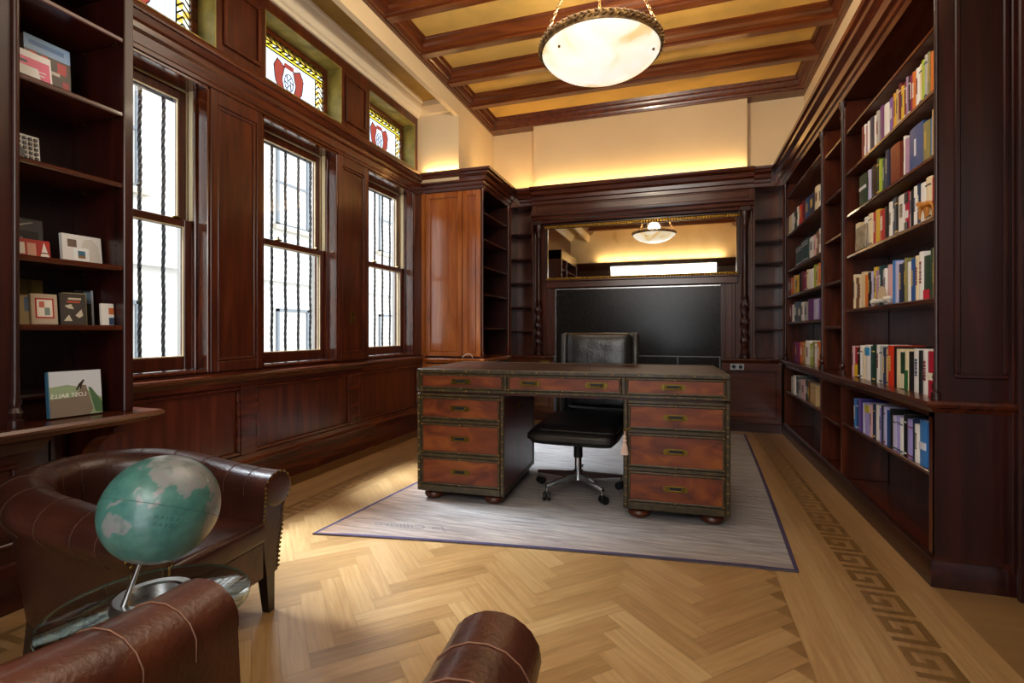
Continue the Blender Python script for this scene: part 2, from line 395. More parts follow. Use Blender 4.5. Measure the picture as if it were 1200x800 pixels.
# windows -----------------------------------------------------------------
def window(n, y0, y1):
    root = bpy.data.objects.new('window_%d' % n, None); COL.objects.link(root); root.location = (XL, y0, ZS); struct(root)
    w, h = y1 - y0, ZH - ZS
    f = MB()                                            # lining boards and inner stops
    f.box(-0.232, 0.0, 0, 0.018, 0, h); f.box(-0.232, 0.0, w - 0.018, w, 0, h); f.box(-0.232, 0, 0.018, w - 0.018, h - 0.018, h); f.box(-0.232, 0.012, 0.018, w - 0.018, 0, 0.02, 0.004)
    f.box(-0.012, 0.010, 0, 0.02, 0, h, 0.004); f.box(-0.012, 0.010, w - 0.02, w, 0, h, 0.004); f.box(-0.012, 0.010, 0, w, h - 0.02, h, 0.004)
    for s0 in (0.018, w - 0.034): f.box(-0.10, -0.082, s0, s0 + 0.016, 0.02, h - 0.018, 0.003)
    f.build('frame', jamb_w, root)
    t = MB()                                            # pale sash tracks
    for s0 in (0.018, w - 0.030): t.box(-0.20, -0.165, s0, s0 + 0.012, 0.02, h - 0.018, 0.002)
    for s0 in (0.018, w - 0.028): t.box(-0.150, -0.112, s0, s0 + 0.010, 1.855 - ZS + 0.03, h - 0.018, 0.002)
    t.box(-0.20, -0.165, 0.03, w - 0.03, h - 0.028, h - 0.018)
    t.build('sash_track', cream_stuff, root)
    mid = 1.855 - ZS
    def sash(x, z0, z1, bot, top):
        s = MB(); a, b_ = 0.030, w - 0.030
        s.box(x - 0.018, x + 0.018, a, a + 0.055, z0, z1, 0.004); s.box(x - 0.018, x + 0.018, b_ - 0.055, b_, z0, z1, 0.004)
        s.box(x - 0.018, x + 0.018, a + 0.055, b_ - 0.055, z0, z0 + bot, 0.004); s.box(x - 0.018, x + 0.018, a + 0.055, b_ - 0.055, z1 - top, z1, 0.004)
        so = s.build('sash', wood_z, root)
        p = MB(); p.box(x - 0.003, x + 0.003, a + 0.052, b_ - 0.052, z0 + bot - 0.004, z1 - top + 0.004); p.build('pane', glass, so)
        e = MB()
        for (p0, p1, q0, q1) in ((a + .055, a + .061, z0 + bot, z1 - top), (b_ - .061, b_ - .055, z0 + bot, z1 - top), (a + .061, b_ - .061, z1 - top - .006, z1 - top), (a + .061, b_ - .061, z0 + bot, z0 + bot + .006)):
            e.box(x + 0.004, x + 0.013, p0, p1, q0, q1)
        e.build('glazing_bead', cream_stuff, so)
        return so
    sash(-0.182, mid - 0.02, h - 0.028, 0.045, 0.06)
    sash(-0.130, 0.022, mid + 0.025, 0.085, 0.045)
    k = MB(); k.box(-0.130, -0.095, w * 0.30, w * 0.30 + 0.05, mid + 0.025, mid + 0.038, 0.004); k.box(-0.130, -0.10, w * 0.82, w * 0.82 + 0.05, mid + 0.025, mid + 0.038, 0.004); k.cyl((-0.112, w * 0.30 + 0.025, mid + 0.036), (-0.112, w * 0.30 + 0.025, mid + 0.055), 0.008, seg=10)
    k.build('sash_lock', brass, root)
for i, (a, b_) in enumerate(WIN): window(i + 1, a, b_)

# leaded transom lights ----------------------------------------------------
def transom(n, y0, y1):
    root = bpy.data.objects.new('window_%d' % n, None); COL.objects.link(root); root.location = (XL, y0, ZT0); struct(root)
    w, h = y1 - y0, ZT1 - ZT0
    r = MB(); r.box(-0.165, 0, 0, 0.008, 0, h); r.box(-0.165, 0, w - 0.008, w, 0, h); r.box(-0.165, 0, 0.008, w - 0.008, h - 0.008, h); r.box(-0.165, 0, 0.008, w - 0.008, 0, 0.008)
    r.build('gilded_reveal', gold_reveal, root)
    f = MB(); fw = 0.05
    f.box(-0.20, -0.15, 0.008, 0.008 + fw, 0.008, h - 0.008, 0.004); f.box(-0.20, -0.15, w - 0.008 - fw, w - 0.008, 0.008, h - 0.008, 0.004)
    f.box(-0.20, -0.15, 0.058, w - 0.058, 0.008, 0.045, 0.004); f.box(-0.20, -0.15, 0.058, w - 0.058, h - 0.058, h - 0.008, 0.004)
    f.build('frame', wood_y, root)
    a0, a1, c0, c1 = 0.055, w - 0.055, 0.042, h - 0.055
    X = -0.175
    g = MB(); ld = MB()
    def pane(p0, p1, q0, q1, mat): g.box(X - 0.002, X + 0.002, p0, p1, q0, q1, 0, mat)
    def lead(p, q_, wd=0.0055): ld.tube([(X, p[0], p[1]), (X, q_[0], q_[1])], wd, 6)
    bd = 0.095
    pane(a0 + bd, a1 - bd, c0, c1 - bd, 0)                       # pale reeded field
    for k in range(int((a1 - a0 - 2 * bd) / 0.03)):
        yy = a0 + bd + 0.03 * k; lead((yy, c0), (yy, c1 - bd), 0.0012)
    # border bricks: alternating yellow, cream and amber lozenges
    nb = 12
    for k in range(nb):
        p0 = a0 + (a1 - a0) * k / nb; p1 = a0 + (a1 - a0) * (k + 1) / nb
        pane(p0, p1, c1 - 0.040, c1, 1 if k % 2 else 2); pane(p0, p1, c1 - 0.072, c1 - 0.040, 4 if k % 2 else 1); pane(p0, p1, c1 - bd, c1 - 0.072, 1)
        lead((p0, c1), (p1, c1 - 0.040)); lead((p0, c1 - 0.072), (p1, c1 - 0.040))
    for side in (0, 1):
        e0 = a0 if side == 0 else a1 - bd; n2 = 7
        for k in range(n2):
            q0 = c0 + (c1 - bd - c0) * k / n2; q1 = c0 + (c1 - bd - c0) * (k + 1) / n2
            pane(e0, e0 + bd * 0.5, q0, q1, 4 if k % 2 else 2); pane(e0 + bd * 0.5, e0 + bd, q0, q1, 2 if k % 3 == 0 else 4)
            lead((e0, q0), (e0 + bd * 0.5, q1)); lead((e0 + bd * 0.5, q1), (e0 + bd, q0))
    for zz in (c1 - 0.040, c1 - 0.072, c1 - bd): lead((a0, zz), (a1, zz))
    for yy in (a0 + bd, a1 - bd): lead((yy, c0), (yy, c1 - bd))
    # red motif: two lobes and a collar
    cy, cz = (a0 + a1) / 2 - 0.02, (c0 + c1 - bd) / 2
    for sg in (-1, 1):
        lobe = [(0.05, 0.09), (0.13, 0.13), (0.17, 0.06), (0.15, -0.06), (0.09, -0.14), (0.055, -0.10), (0.08, -0.02), (0.06, 0.05)]
        pts = [(X + 0.0025, cy + sg * a * 1.0, cz + b__ * 1.0) for a, b__ in lobe]
        g.prism(pts, (0.002, 0, 0), 3)
        ld.tube([(X + 0.003, p[1], p[2]) for p in pts], 0.0035, 6, closed=True)
    g.prism([(X + 0.0025, cy - 0.06, cz + 0.09), (X + 0.0025, cy + 0.06, cz + 0.09), (X + 0.0025, cy + 0.05, cz + 0.13), (X + 0.0025, cy - 0.05, cz + 0.13)], (0.002, 0, 0), 3)
    for k in range(6):
        ang = k * PI / 3; ld.tube([(X + 0.003, cy + 0.05 * math.cos(ang), cz - 0.02 + 0.06 * math.sin(ang)), (X + 0.003, cy + 0.012 * math.cos(ang + 1), cz - 0.02 + 0.02 * math.sin(ang + 1))], 0.004, 6)
    ld.tube([(X + 0.003, cy + 0.05 * math.cos(k * PI / 8), cz - 0.02 + 0.07 * math.sin(k * PI / 8)) for k in range(16)], 0.0035, 6, closed=True)
    po = g.build('pane', [st_white, st_yellow, st_amber, st_red, st_cream], root)
    ld.build('lead_came', black_metal, po)
for i, (a, b_) in enumerate(TRN): transom(i + 4, a, b_)

# plaster cornice of the window bay, its gilded soffit and the plaster beam ---------------------------
m = MB()
m.molding([(XL, 5.36), (XL, -1.0)], [(0, 3.665), (0.02, 3.665), (0.028, 3.69), (0.05, 3.70), (0.055, 3.73), (0.085, 3.765), (0.095, 3.80), (0.115, 3.81), (0.118, 3.845), (0, 3.85)])
struct(m.build('trim_5', moulding_white))
m = MB()
m.box(-2.495, -2.44, -1, 5.36, 3.635, 4.12)
m.molding([(-2.495, -1.0), (-2.495, 5.36)], [(0, 3.70), (0.018, 3.72), (0.02, 3.76), (0.04, 3.79), (0.045, 3.83), (0, 3.83)])
m.box(-2.97, -2.44, 5.36, 6.9, 2.90, 4.12)
m.molding([(-2.50, 5.36), (-2.97, 5.36)], [(0, 3.69), (0.02, 3.70), (0.028, 3.73), (0.07, 3.77), (0.075, 3.83), (0, 3.83)])
struct(m.build('wall_bay', plaster))
m = MB(); m.box(-2.97, -2.44, -1, 5.40, 3.832, 3.90); struct(m.build('ceiling_bay', gold_soffit))
# plaster back wall, chimney breast, right frieze
m = MB()
m.box(-2.44, 1.6, 6.5, 6.9, 2.95, 4.15); m.box(-1.835, 0.70, 6.36, 6.5, 2.95, 4.15)
m.box(-3.3, 1.6, 6.75, 6.9, -0.02, 2.95)
struct(m.build('wall_back', plaster))
m = MB(); m.box(1.30, 1.6, -1, 6.9, 2.95, 4.15); m.box(XR, 1.6, -1, 6.9, -0.02, 2.95); struct(m.build('wall_right', [plaster]))
# the wall behind the camera: panelled, with a cased opening
m = MB()
m.box(-3.3, -1.05, -1.2, -1.0, -0.02, 4.15); m.box(0.15, 1.6, -1.2, -1.0, -0.02, 4.15); m.box(-1.05, 0.15, -1.2, -1.0, 2.95, 4.15)
struct(m.build('wall_front', plaster))
m = MB()
for a, b_ in ((-2.97, -1.05), (0.15, 1.385)):
    m.box(a, b_, -1.0, -0.97, 0, 2.9)
    raised(m, 'y', -0.97, a + 0.12, b_ - 0.12, 0.95, 2.6, 0.03, 0.018)
m.box(-1.20, -1.05, -1.0, -0.94, 0, 3.0); m.box(0.15, 0.30, -1.0, -0.94, 0, 3.0); m.box(-1.20, 0.30, -1.0, -0.94, 2.80, 3.0)
m.molding([(XL, -0.97), (1.385, -0.97)], [(0, 2.82), (0.04, 2.84), (0.06, 2.9), (0.12, 2.95), (0.14, 3.02), (0, 3.03)])
struct(m.build('trim_6', dark_z))

# ceiling -------------------------------------------------------------------------------------------
ceil = bpy.data.objects.new('ceiling', None); COL.objects.link(ceil); ceil.location = (-0.55, 3, ZC); struct(ceil)
def at_ceil(mb, name, mats):
    bmesh.ops.translate(mb.bm, verts=mb.bm.verts, vec=(0.55, -3, -ZC)); return mb.build(name, mats, ceil)
X0, X1 = -2.44, 1.30
m = MB()
prof = [(0, ZC), (0.035, ZC), (0.04, ZC + 0.012), (0.06, ZC + 0.012), (0.066, ZC + 0.03), (0.085, ZC + 0.035), (0.10, ZC + 0.06), (0.105, ZC + 0.085), (0.125, ZC + 0.09), (0.14, ZC + 0.125), (0.0, ZC + 0.14)]
m.molding([(X1, -1.0), (X1, 6.36), (X0, 6.36), (X0, -1.0)], prof)
m.box(X0, -1.835, 6.355, 6.5, ZC, ZC + 0.14); m.box(0.70, X1, 6.355, 6.5, ZC, ZC + 0.14)
at_ceil(m, 'ceiling_frame', beam_y)
BY = [5.53 - 0.605 * k for k in range(0, 11)]
for yb in BY:
    m = MB(); w = 0.17
    pr = [(0.045, 0.0), (w - 0.045, 0.0), (w - 0.045, 0.018), (w - 0.022, 0.022), (w - 0.02, 0.055), (w, 0.075), (w, 0.105), (w + 0.02, 0.115), (w + 0.02, 0.14), (-0.02, 0.14), (-0.02, 0.115), (0, 0.105), (0, 0.075), (0.02, 0.055), (0.022, 0.022), (0.045, 0.018)]
    m.prism([(X0 + 0.05, yb + a, ZC - 0.002 + z) for a, z in pr], (X1 - X0 - 0.10, 0, 0))
    at_ceil(m, 'beam', beam_x)
edges = [6.42] + [v for yb in BY for v in (yb + 0.17, yb)] + [-1.0]
for i in range(0, len(edges), 2):
    m = MB(); m.box(X0 + 0.02, X1 - 0.02, edges[i + 1] - 0.03, edges[i] + 0.03, ZC + 0.125, ZC + 0.16); at_ceil(m, 'gilded_panel', gold_panel)

# ------------------------------------------------------------------ outside the windows
def twisted_bar():
    t = bmesh.new(); rings = []; n = 90
    for i in range(n + 1):
        z = i / n * 1.96; a = z * 2 * PI / 0.22; r = 0.0100
        ring = []
        for k in range(4):
            b_ = a + k * PI / 2; ring.append(t.verts.new((r * 1.25 * math.cos(b_) + 0.002 * math.cos(a * 0.5), r * 1.25 * math.sin(b_) + 0.002 * math.sin(a * 0.5), z)))
        rings.append(ring)
    for a, b_ in zip(rings, rings[1:]):
        for k in range(4): t.faces.new((a[k], a[(k + 1) % 4], b_[(k + 1) % 4], b_[k]))
    t.faces.new(rings[0][::-1]); t.faces.new(rings[-1])
    mb = MB(); mb._merge(t); return mb
bar0 = None
GL = ['black twisted iron window grille outside the nearest sash window', 'black twisted iron window grille outside the middle sash window', 'black twisted iron window grille outside the farthest sash window']
for i, (a, b_) in enumerate(WIN):
    root = thing('window_grille', GL[i], 'window grille', (-3.36, a, ZS - 0.05), 0, 'iron window grilles')
    w = b_ - a
    n = 7
    for k in range(n):
        yy = (0.083, 0.03, 0.08)[i] + 0.16 * k
        if bar0 is None: o = bar0 = twisted_bar().build('bar', black_metal, root, smooth=0)
        else: o = bar0.copy(); COL.objects.link(o); o.parent = root
        o.location = (0, yy, 0)
    for z0 in (0.02, 1.92):
        r = MB(); r.box(-0.012, 0.012, -0.05, 1.13, z0, z0 + 0.025); r.box(-0.012, 0.119, -0.05, -0.03, z0, z0 + 0.025); r.box(-0.012, 0.119, w + 0.03, w + 0.05, z0, z0 + 0.025); r.build('rail', black_metal, root)
# the house across the street
hs = thing('facade', 'pale stone house front across the street with dark sash windows', 'building', (-8.5, 3, -3))
m = MB(); m.box(-1, 0, -9, 14, 0, 9.6); m.box(0, 0.12, -9, 14, 5.25, 5.42); m.box(-1, 0.2, -9, 14, 9.6, 9.8)
m.build('wall', grey_stone, hs)
for yy in range(-8, 14, 2):
    for zz in (2.7, 6.5):
        m = MB(); m.box(0.0, 0.05, yy, yy + 1.0, zz, zz + 0.06); m.box(0.0, 0.05, yy, yy + 1.0, zz + 1.9, zz + 1.96); m.box(0.0, 0.05, yy, yy + 0.06, zz, zz + 1.96); m.box(0.0, 0.05, yy + 0.94, yy + 1.0, zz, zz + 1.96); m.box(0.0, 0.04, yy, yy + 1.0, zz + 0.95, zz + 1.0)
        wo = m.build('window', dark_glass, hs)
        m = MB(); m.box(0.004, 0.012, yy + 0.05, yy + 0.95, zz + 0.05, zz + 1.92); m.build('pane', grey_stone, wo)
        m = MB(); m.box(0.0, 0.14, yy - 0.12, yy + 1.12, zz - 0.1, zz); m.build('sill', stone_trim, wo)
m = MB(); m.box(-9.5, -3.3, -8, 16, -3.2, -3.0); struct(m.build('ground', stone_trim))

# ------------------------------------------------------------------ built-in joinery
def part(mb, name, mats, root, smooth=35, label=None):
    """link a part modelled in room coordinates under a thing standing unrotated at root.location"""
    off = Vector(root.location)
    if root.parent: off = off + Vector(root.parent.location)
    bmesh.ops.translate(mb.bm, verts=mb.bm.verts, vec=-off)
    return mb.build(name, mats, root, smooth, label)
def colonnette(x, y, z0, z1, r=0.013):
    return MB().lathe([(0, z0), (r * 2.0, z0), (r * 2.0, z0 + 0.03), (r * 1.3, z0 + 0.035), (r * 1.9, z0 + 0.06), (r * 1.1, z0 + 0.08), (r * 1.6, z0 + 0.10), (r, z0 + 0.13), (r * 0.9, (z0 + z1) / 2), (r, z1 - 0.13), (r * 1.5, z1 - 0.11), (r, z1 - 0.09), (r * 1.2, z1 - 0.06), (r * 2.1, z1 - 0.03), (r * 2.2, z1), (0, z1)], (x, y, 0), 12)
CROWN = [(0, 2.80), (0.015, 2.80), (0.02, 2.835), (0.035, 2.845), (0.04, 2.875), (0.062, 2.885), (0.075, 2.925), (0.115, 2.945), (0.122, 2.965), (0.145, 2.975), (0.15, 3.0), (0, 3.005)]
LEDGE = [(0, 0.785), (0.012, 0.785), (0.022, 0.805), (0.045, 0.812), (0.05, 0.825), (0.045, 0.838), (0.0, 0.842)]
PLINTH = [(0, 0), (0.022, 0), (0.022, 0.10), (0.014, 0.112), (0.014, 0.122), (0.004, 0.135), (0, 0.135)]

# right wall bookcase ------------------------------------------------------------------------------
rb = thing('bookcase', 'long dark mahogany built-in bookcase filling the right wall', 'bookcase', (1.25, 4.6, 0))
FU, FL_ = 1.10, 1.085                    # front planes of the upper and lower case
Y0, Y1 = 2.80, 6.42
UP = [(2.80, 2.86), (4.215, 4.255), (4.785, 4.825), (6.38, 6.42)]
m = MB(); m.box(XR - 0.016, XR, Y0, 6.70, 0, 2.99); part(m, 'back_panel', wood_z, rb)
for a, b_ in UP:
    m = MB(); m.box(FU, XR - 0.016, a, b_ if a > 2.9 else 2.826, 0.842, 2.80, 0.004); part(m, 'divider', wood_z, rb)
    m = MB(); m.box(FL_, XR - 0.016, a, b_, 0.10, 0.79, 0.004); part(m, 'divider', wood_z, rb)
    yc = 2.812 if a < 2.9 else 6.388 if a > 6 else (a + b_) / 2
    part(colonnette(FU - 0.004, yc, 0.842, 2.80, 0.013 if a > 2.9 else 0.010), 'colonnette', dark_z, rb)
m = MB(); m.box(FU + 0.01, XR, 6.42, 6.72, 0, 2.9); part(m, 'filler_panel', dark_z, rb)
def shelf(root, x0, x1, y0, y1, z, t=0.024, mat=None):
    m = MB(); m.box(x0, x1, y0, y1, z - t, z, 0.005); return part(m, 'shelf', mat or wood_y, root)
SH_N = dict(A=2.278, B=1.976, C=1.687, D=1.307)
SH_F = dict(G=2.22, H=1.823, I=1.544, J=1.256)
for z in [2.57] + list(SH_N.values()): shelf(rb, FU + 0.004, XR - 0.016, 2.826, 4.215, z)
for z in [2.578, 2.21, 1.88, 1.54, 1.194]: shelf(rb, FU + 0.004, XR - 0.016, 4.255, 4.785, z)
for z in [2.657] + list(SH_F.values()): shelf(rb, FU + 0.004, XR - 0.016, 4.825, 6.38, z)
for a, b_, z in ((2.86, 4.215, 0.50), (4.255, 4.785, 0.47), (4.825, 6.38, 0.50)): shelf(rb, FL_ + 0.004, XR - 0.016, a, b_, z)
m = MB(); m.box(FL_, XR - 0.016, 2.86, 6.38, 0.06, 0.10); part(m, 'bottom_board', wood_y, rb)
m = MB(); m.box(FL_, XR, Y0, 6.42, 0.76, 0.80); m.molding([(XR, Y0), (FL_, Y0), (FL_, 6.40)][::-1], [(-o, z) for o, z in LEDGE]) if False else m.molding([(XR, Y0), (FL_, Y0), (FL_, 6.40)], [(o, z) for o, z in LEDGE]); m.box(FL_, XR - 0.016, Y0, 6.40, 0.80, 0.842); part(m, 'ledge', wood_y, rb)
m = MB(); m.molding([(XR, Y0), (FL_, Y0), (FL_, 6.40)], PLINTH); m.box(FL_, FL_ + 0.02, Y0, 6.40, 0, 0.10); part(m, 'plinth', dark_y, rb)
# end panel towards the camera
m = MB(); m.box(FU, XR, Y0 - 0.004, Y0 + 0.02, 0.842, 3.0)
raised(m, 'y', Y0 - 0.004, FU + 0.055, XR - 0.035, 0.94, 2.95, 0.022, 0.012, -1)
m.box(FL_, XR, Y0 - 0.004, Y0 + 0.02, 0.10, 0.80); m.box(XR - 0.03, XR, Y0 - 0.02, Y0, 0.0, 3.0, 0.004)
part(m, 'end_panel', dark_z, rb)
m = MB(); m.box(FU, XR, Y0, 6.42, 2.80, 2.99); m.molding([(XR, Y0), (FU, Y0), (FU, 6.416)], CROWN)
part(m, 'crown_moulding', wood_y, rb)
# door casing on the right wall nearer than the bookcase
m = MB(); m.box(XR - 0.02, XR, 2.62, 2.775, 0, 3.0, 0.004); m.box(XR - 0.035, XR, 2.64, 2.675, 0, 3.0, 0.006); m.box(XR - 0.03, XR, 2.73, 2.75, 0, 3.0, 0.006)
m.box(XR - 0.01, XR, -0.95, 2.62, 0, 2.9)
struct(m.build('trim_7', dark_z))

# corner cabinet at the back left -------------------------------------------------------------------
cc = thing('corner_cabinet', 'tall mahogany corner cabinet with panelled doors beside the farthest window', 'cabinet', (-2.6, 5.9, 0))
CF, CX = 5.45, -2.19
m = MB()
m.box(XL, -2.56, CF + 0.02, 6.74, 0, 2.99); m.box(-2.56, CX, CF + 0.004, CF + 0.03, 0.842, 2.80)
m.box(-2.56, CX, CF + 0.004, 6.40, 0, 0.79); m.box(-2.56, CX, CF + 0.004, 6.42, 2.80, 2.99); m.box(-2.56, CX, 6.41, 6.44, 0.84, 2.80)
part(m, 'body', dark_z, cc)
def door(root, x0, x1, z0, z1, y, mat, knob=None):
    m = MB(); w = 0.055
    m.box(x0, x0 + w, y - 0.018, y + 0.02, z0, z1, 0.004); m.box(x1 - w, x1, y - 0.018, y + 0.02, z0, z1, 0.004)
    m.box(x0 + w, x1 - w, y - 0.018, y + 0.02, z0, z0 + w, 0.004); m.box(x0 + w, x1 - w, y - 0.018, y + 0.02, z1 - w, z1, 0.004)
    m.box(x0 + w, x1 - w, y - 0.002, y + 0.02, z0 + w, z1 - w)
    raised(m, 'y', y - 0.002, x0 + w, x1 - w, z0 + w, z1 - w, 0.014, 0.022, -1)
    d = part(m, 'door', mat, root)
    if knob:
        k = MB(); k.lathe([(0, 0), (0.008, 0), (0.006, 0.01), (0.011, 0.018), (0.011, 0.024), (0, 0.028)], (0, 0, 0), 12, 0, Matrix.Translation((*knob,)) @ Matrix.Rotation(PI / 2, 4, 'X'))
        bmesh.ops.translate(k.bm, verts=k.bm.verts, vec=-Vector(root.location)); k.build('knob', brass, d)
    return d
door(cc, XL + 0.06, -2.435, 0.862, 2.79, CF, cab_z, (-2.86, CF - 0.018, 1.30))
door(cc, -2.425, CX - 0.012, 0.862, 2.79, CF, cab_z)
door(cc, XL + 0.06, -2.435, 0.15, 0.77, CF, cab_z); door(cc, -2.425, CX - 0.012, 0.15, 0.77, CF, cab_z)
m = MB(); m.box(XL, XL + 0.06, CF - 0.01, CF + 0.03, 0, 2.8, 0.004); part(m, 'corner_stile', cab_z, cc)
m = MB(); m.molding([(CX, 6.40), (CX, CF), (XL, CF)], LEDGE); m.box(XL, CX, CF, 6.40, 0.80, 0.842); part(m, 'ledge', cab_z, cc)
m = MB(); m.molding([(CX, 6.40), (CX, CF), (XL, CF)], CROWN); part(m, 'crown_moulding', wood_x, cc)
for z in (2.55, 2.24, 1.92, 1.60, 1.20): shelf(cc, -2.56, CX - 0.004, CF + 0.03, 6.41, z)
for y in (CF + 0.018, 6.385): part(colonnette(CX + 0.002, y, 0.842, 2.80), 'colonnette', wood_z, cc)

# niches of shelves either side of the chimney breast -------------------------------------------------
def niche(label, x0, x1, zs, c0=None, c1=None):
    c0 = c0 or x0; c1 = c1 or x1
    r = thing('shelf_niche', label, 'shelves', ((x0 + x1) / 2, 6.6, 0), 0, 'shelf niches on the back wall')
    m = MB(); m.box(x0, x1, 6.72, 6.745, 0.844, 2.95); m.box(x0, x0 + 0.02, 6.445, 6.72, 0.844, 2.80); m.box(x1 - 0.02, x1, 6.445, 6.72, 0.844, 2.80); part(m, 'back_panel', wood_z, r)
    for z in zs: shelf(r, x0 + 0.02, x1 - 0.02, 6.46, 6.72, z, 0.02, dark_x)
    m = MB(); m.box(x0, x1, 6.42, 6.745, 2.80, 2.99); m.molding([(c1, 6.42), (c0, 6.42)], CROWN); part(m, 'crown_moulding', wood_x, r)
    return r
niche('narrow niche of empty shelves left of the fireplace', -2.188, -1.863, (2.45, 2.12, 1.80, 1.48, 1.16), -2.036, -1.863)
niche('narrow niche of empty shelves right of the fireplace', 0.773, 1.098, (2.45, 2.20, 1.95, 1.70, 1.45, 1.18), 0.773, 0.946)
def base_cab(label, x0, x1):
    r = thing('base_cabinet', label, 'cabinet', ((x0 + x1) / 2, 6.55, 0), 0, 'low cabinets on the back wall')
    m = MB(); m.box(x0, x1, 6.42, 6.745, 0.0, 0.79); part(m, 'body', wood_x, r)
    m = MB(); raised(m, 'y', 6.42, x0 + 0.05, x1 - 0.05, 0.16, 0.70, 0.02, 0.012, -1); part(m, 'panel_bead', wood_x, r)
    m = MB(); m.molding([(x1, 6.42), (x0, 6.42)], [(0, 0), (0.015, 0), (0.015, 0.09), (0.004, 0.105), (0, 0.105)]); part(m, 'plinth', dark_x, r)
    m = MB(); m.molding([(min(x1, 1.033), 6.42), (max(x0, -2.138), 6.42)], LEDGE); m.box(x0, x1, 6.42, 6.745, 0.79, 0.842); part(m, 'ledge', wood_x, r)
base_cab('low mahogany base cabinet left of the fireplace', -2.187, -1.58)
base_cab('low mahogany base cabinet right of the fireplace', 0.434, 1.06)

# fireplace with overmantel mirror --------------------------------------------------------------------
fp = thing('fireplace', 'mahogany fireplace surround with dark granite slab and wide overmantel mirror', 'fireplace', (-0.54, 6.55, 0))
FXL, FXR = -1.86, 0.77
m = MB(); m.box(FXL, -1.57, 6.52, 6.74, 0.844, 2.62); m.box(0.43, FXR, 6.52, 6.74, 0.844, 2.62); m.box(-1.57, 0.43, 6.60, 6.74, 0, 2.62); m.box(-1.57, 0.43, 6.52, 6.6, 2.49, 2.62)
for sx in (-1.68, 0.57): m.box(sx - 0.02, sx + 0.02, 6.50, 6.53, 0.844, 1.80, 0.006)
for sx in (-1.60, 0.47): m.box(sx - 0.012, sx + 0.012, 6.495, 6.53, 0.844, 1.72, 0.004)
part(m, 'surround', wood_z, fp)
m = MB(); m.box(-1.57, 0.43, 6.505, 6.60, 0.0, 1.70); part(m, 'granite_slab', granite, fp)
m = MB(); m.box(-1.57, 0.43, 6.498, 6.508, 1.695, 1.707); m.box(-1.575, -1.565, 6.498, 6.508, 0.0, 1.70); part(m, 'slab_edging', silver, fp)
m = MB(); m.box(-1.70, 0.61, 6.46, 6.52, 1.72, 1.80, 0.006); m.box(-1.72, 0.63, 6.44, 6.52, 1.80, 1.822, 0.006); part(m, 'mantel_rail', wood_x, fp)
def beads(z, y, x0, x1, r=0.014):
    m = MB(); m.box(x0, x1, y, y + 0.02, z - r, z + r)
    n = int((x1 - x0) / (r * 2.3))
    for k in range(n): m.sphere((x0 + (k + 0.5) * (x1 - x0) / n, y, z), r, 8)
    part(m, 'gilded_beading', gilt, fp)
beads(1.838, 6.478, -1.70, 0.61); beads(2.515, 6.478, -1.72, 0.63)
m = MB(); m.box(-1.68, 0.60, 6.515, 6.53, 1.855, 2.495); part(m, 'mirror', mirror_m, fp)
m = MB(); m.box(-1.72, -1.68, 6.49, 6.53, 1.83, 2.50, 0.008); m.box(0.60, 0.64, 6.49, 6.53, 1.83, 2.50, 0.008); m.box(-1.72, 0.64, 6.475, 6.52, 2.53, 2.56, 0.008); part(m, 'mirror_frame', dark_x, fp)
def carved(r, z, a): return r * (1 + (0.16 * math.sin(5 * a + z * 60) if 0.98 < z < 1.52 else 0.0))
for x in (-1.79, 0.685):
    pr = [(0, 0.844), (0.055, 0.844), (0.055, 0.88), (0.045, 0.89), (0.050, 0.92), (0.036, 0.94), (0.046, 0.97)]
    pr += [(0.036 + 0.010 * math.sin((z - 0.97) / 0.55 * PI * 3) ** 2, z) for z in [0.98 + 0.018 * k for k in range(31)]]
    pr += [(0.045, 1.55), (0.034, 1.57), (0.033, 1.9), (0.031, 2.36), (0.040, 2.375), (0.033, 2.40), (0.046, 2.45), (0.058, 2.49), (0.058, 2.54), (0, 2.54)]
    m = MB(); m.lathe(pr, (x, 6.455, 0), 20, 0, None, carved); part(m, 'column', dark_z, fp)
    m = MB(); m.box(x - 0.06, x + 0.06, 6.40, 6.52, 2.54, 2.60, 0.006); part(m, 'column_cap', dark_x, fp)
m = MB()
m.box(FXL, FXR, 6.44, 6.74, 2.60, 2.99)
m.molding([(FXR, 6.44), (FXL, 6.44)], [(0, 2.56), (0.02, 2.56), (0.028, 2.585), (0.06, 2.60), (0.07, 2.63), (0.10, 2.645), (0.105, 2.665), (0.03, 2.672), (0.03, 2.79), (0.045, 2.80), (0.05, 2.84), (0.075, 2.85), (0.082, 2.89), (0.12, 2.91), (0.135, 2.95), (0.17, 2.96), (0.185, 2.975), (0.19, 3.003), (0, 3.006)])
raised(m, 'y', 6.41, FXL + 0.05, FXR - 0.05, 2.69, 2.785, 0.012, 0.008, -1)
part(m, 'entablature', wood_x, fp)
m = MB()
for (a, b_, z0, z1) in ((-1.0, 0.425, 0.845, 0.855), (-0.55, -0.54, 0.0, 0.845), (-0.06, -0.05, 0.0, 0.845), (0.415, 0.425, 0.0, 0.845), (-1.0, -0.99, 0.0, 0.845)): m.box(a, b_, 6.49, 6.51, z0, z1)
part(m, 'firebox_frame', plain('dull_steel', '#6d6d6a', 0.35, 1.0), fp)

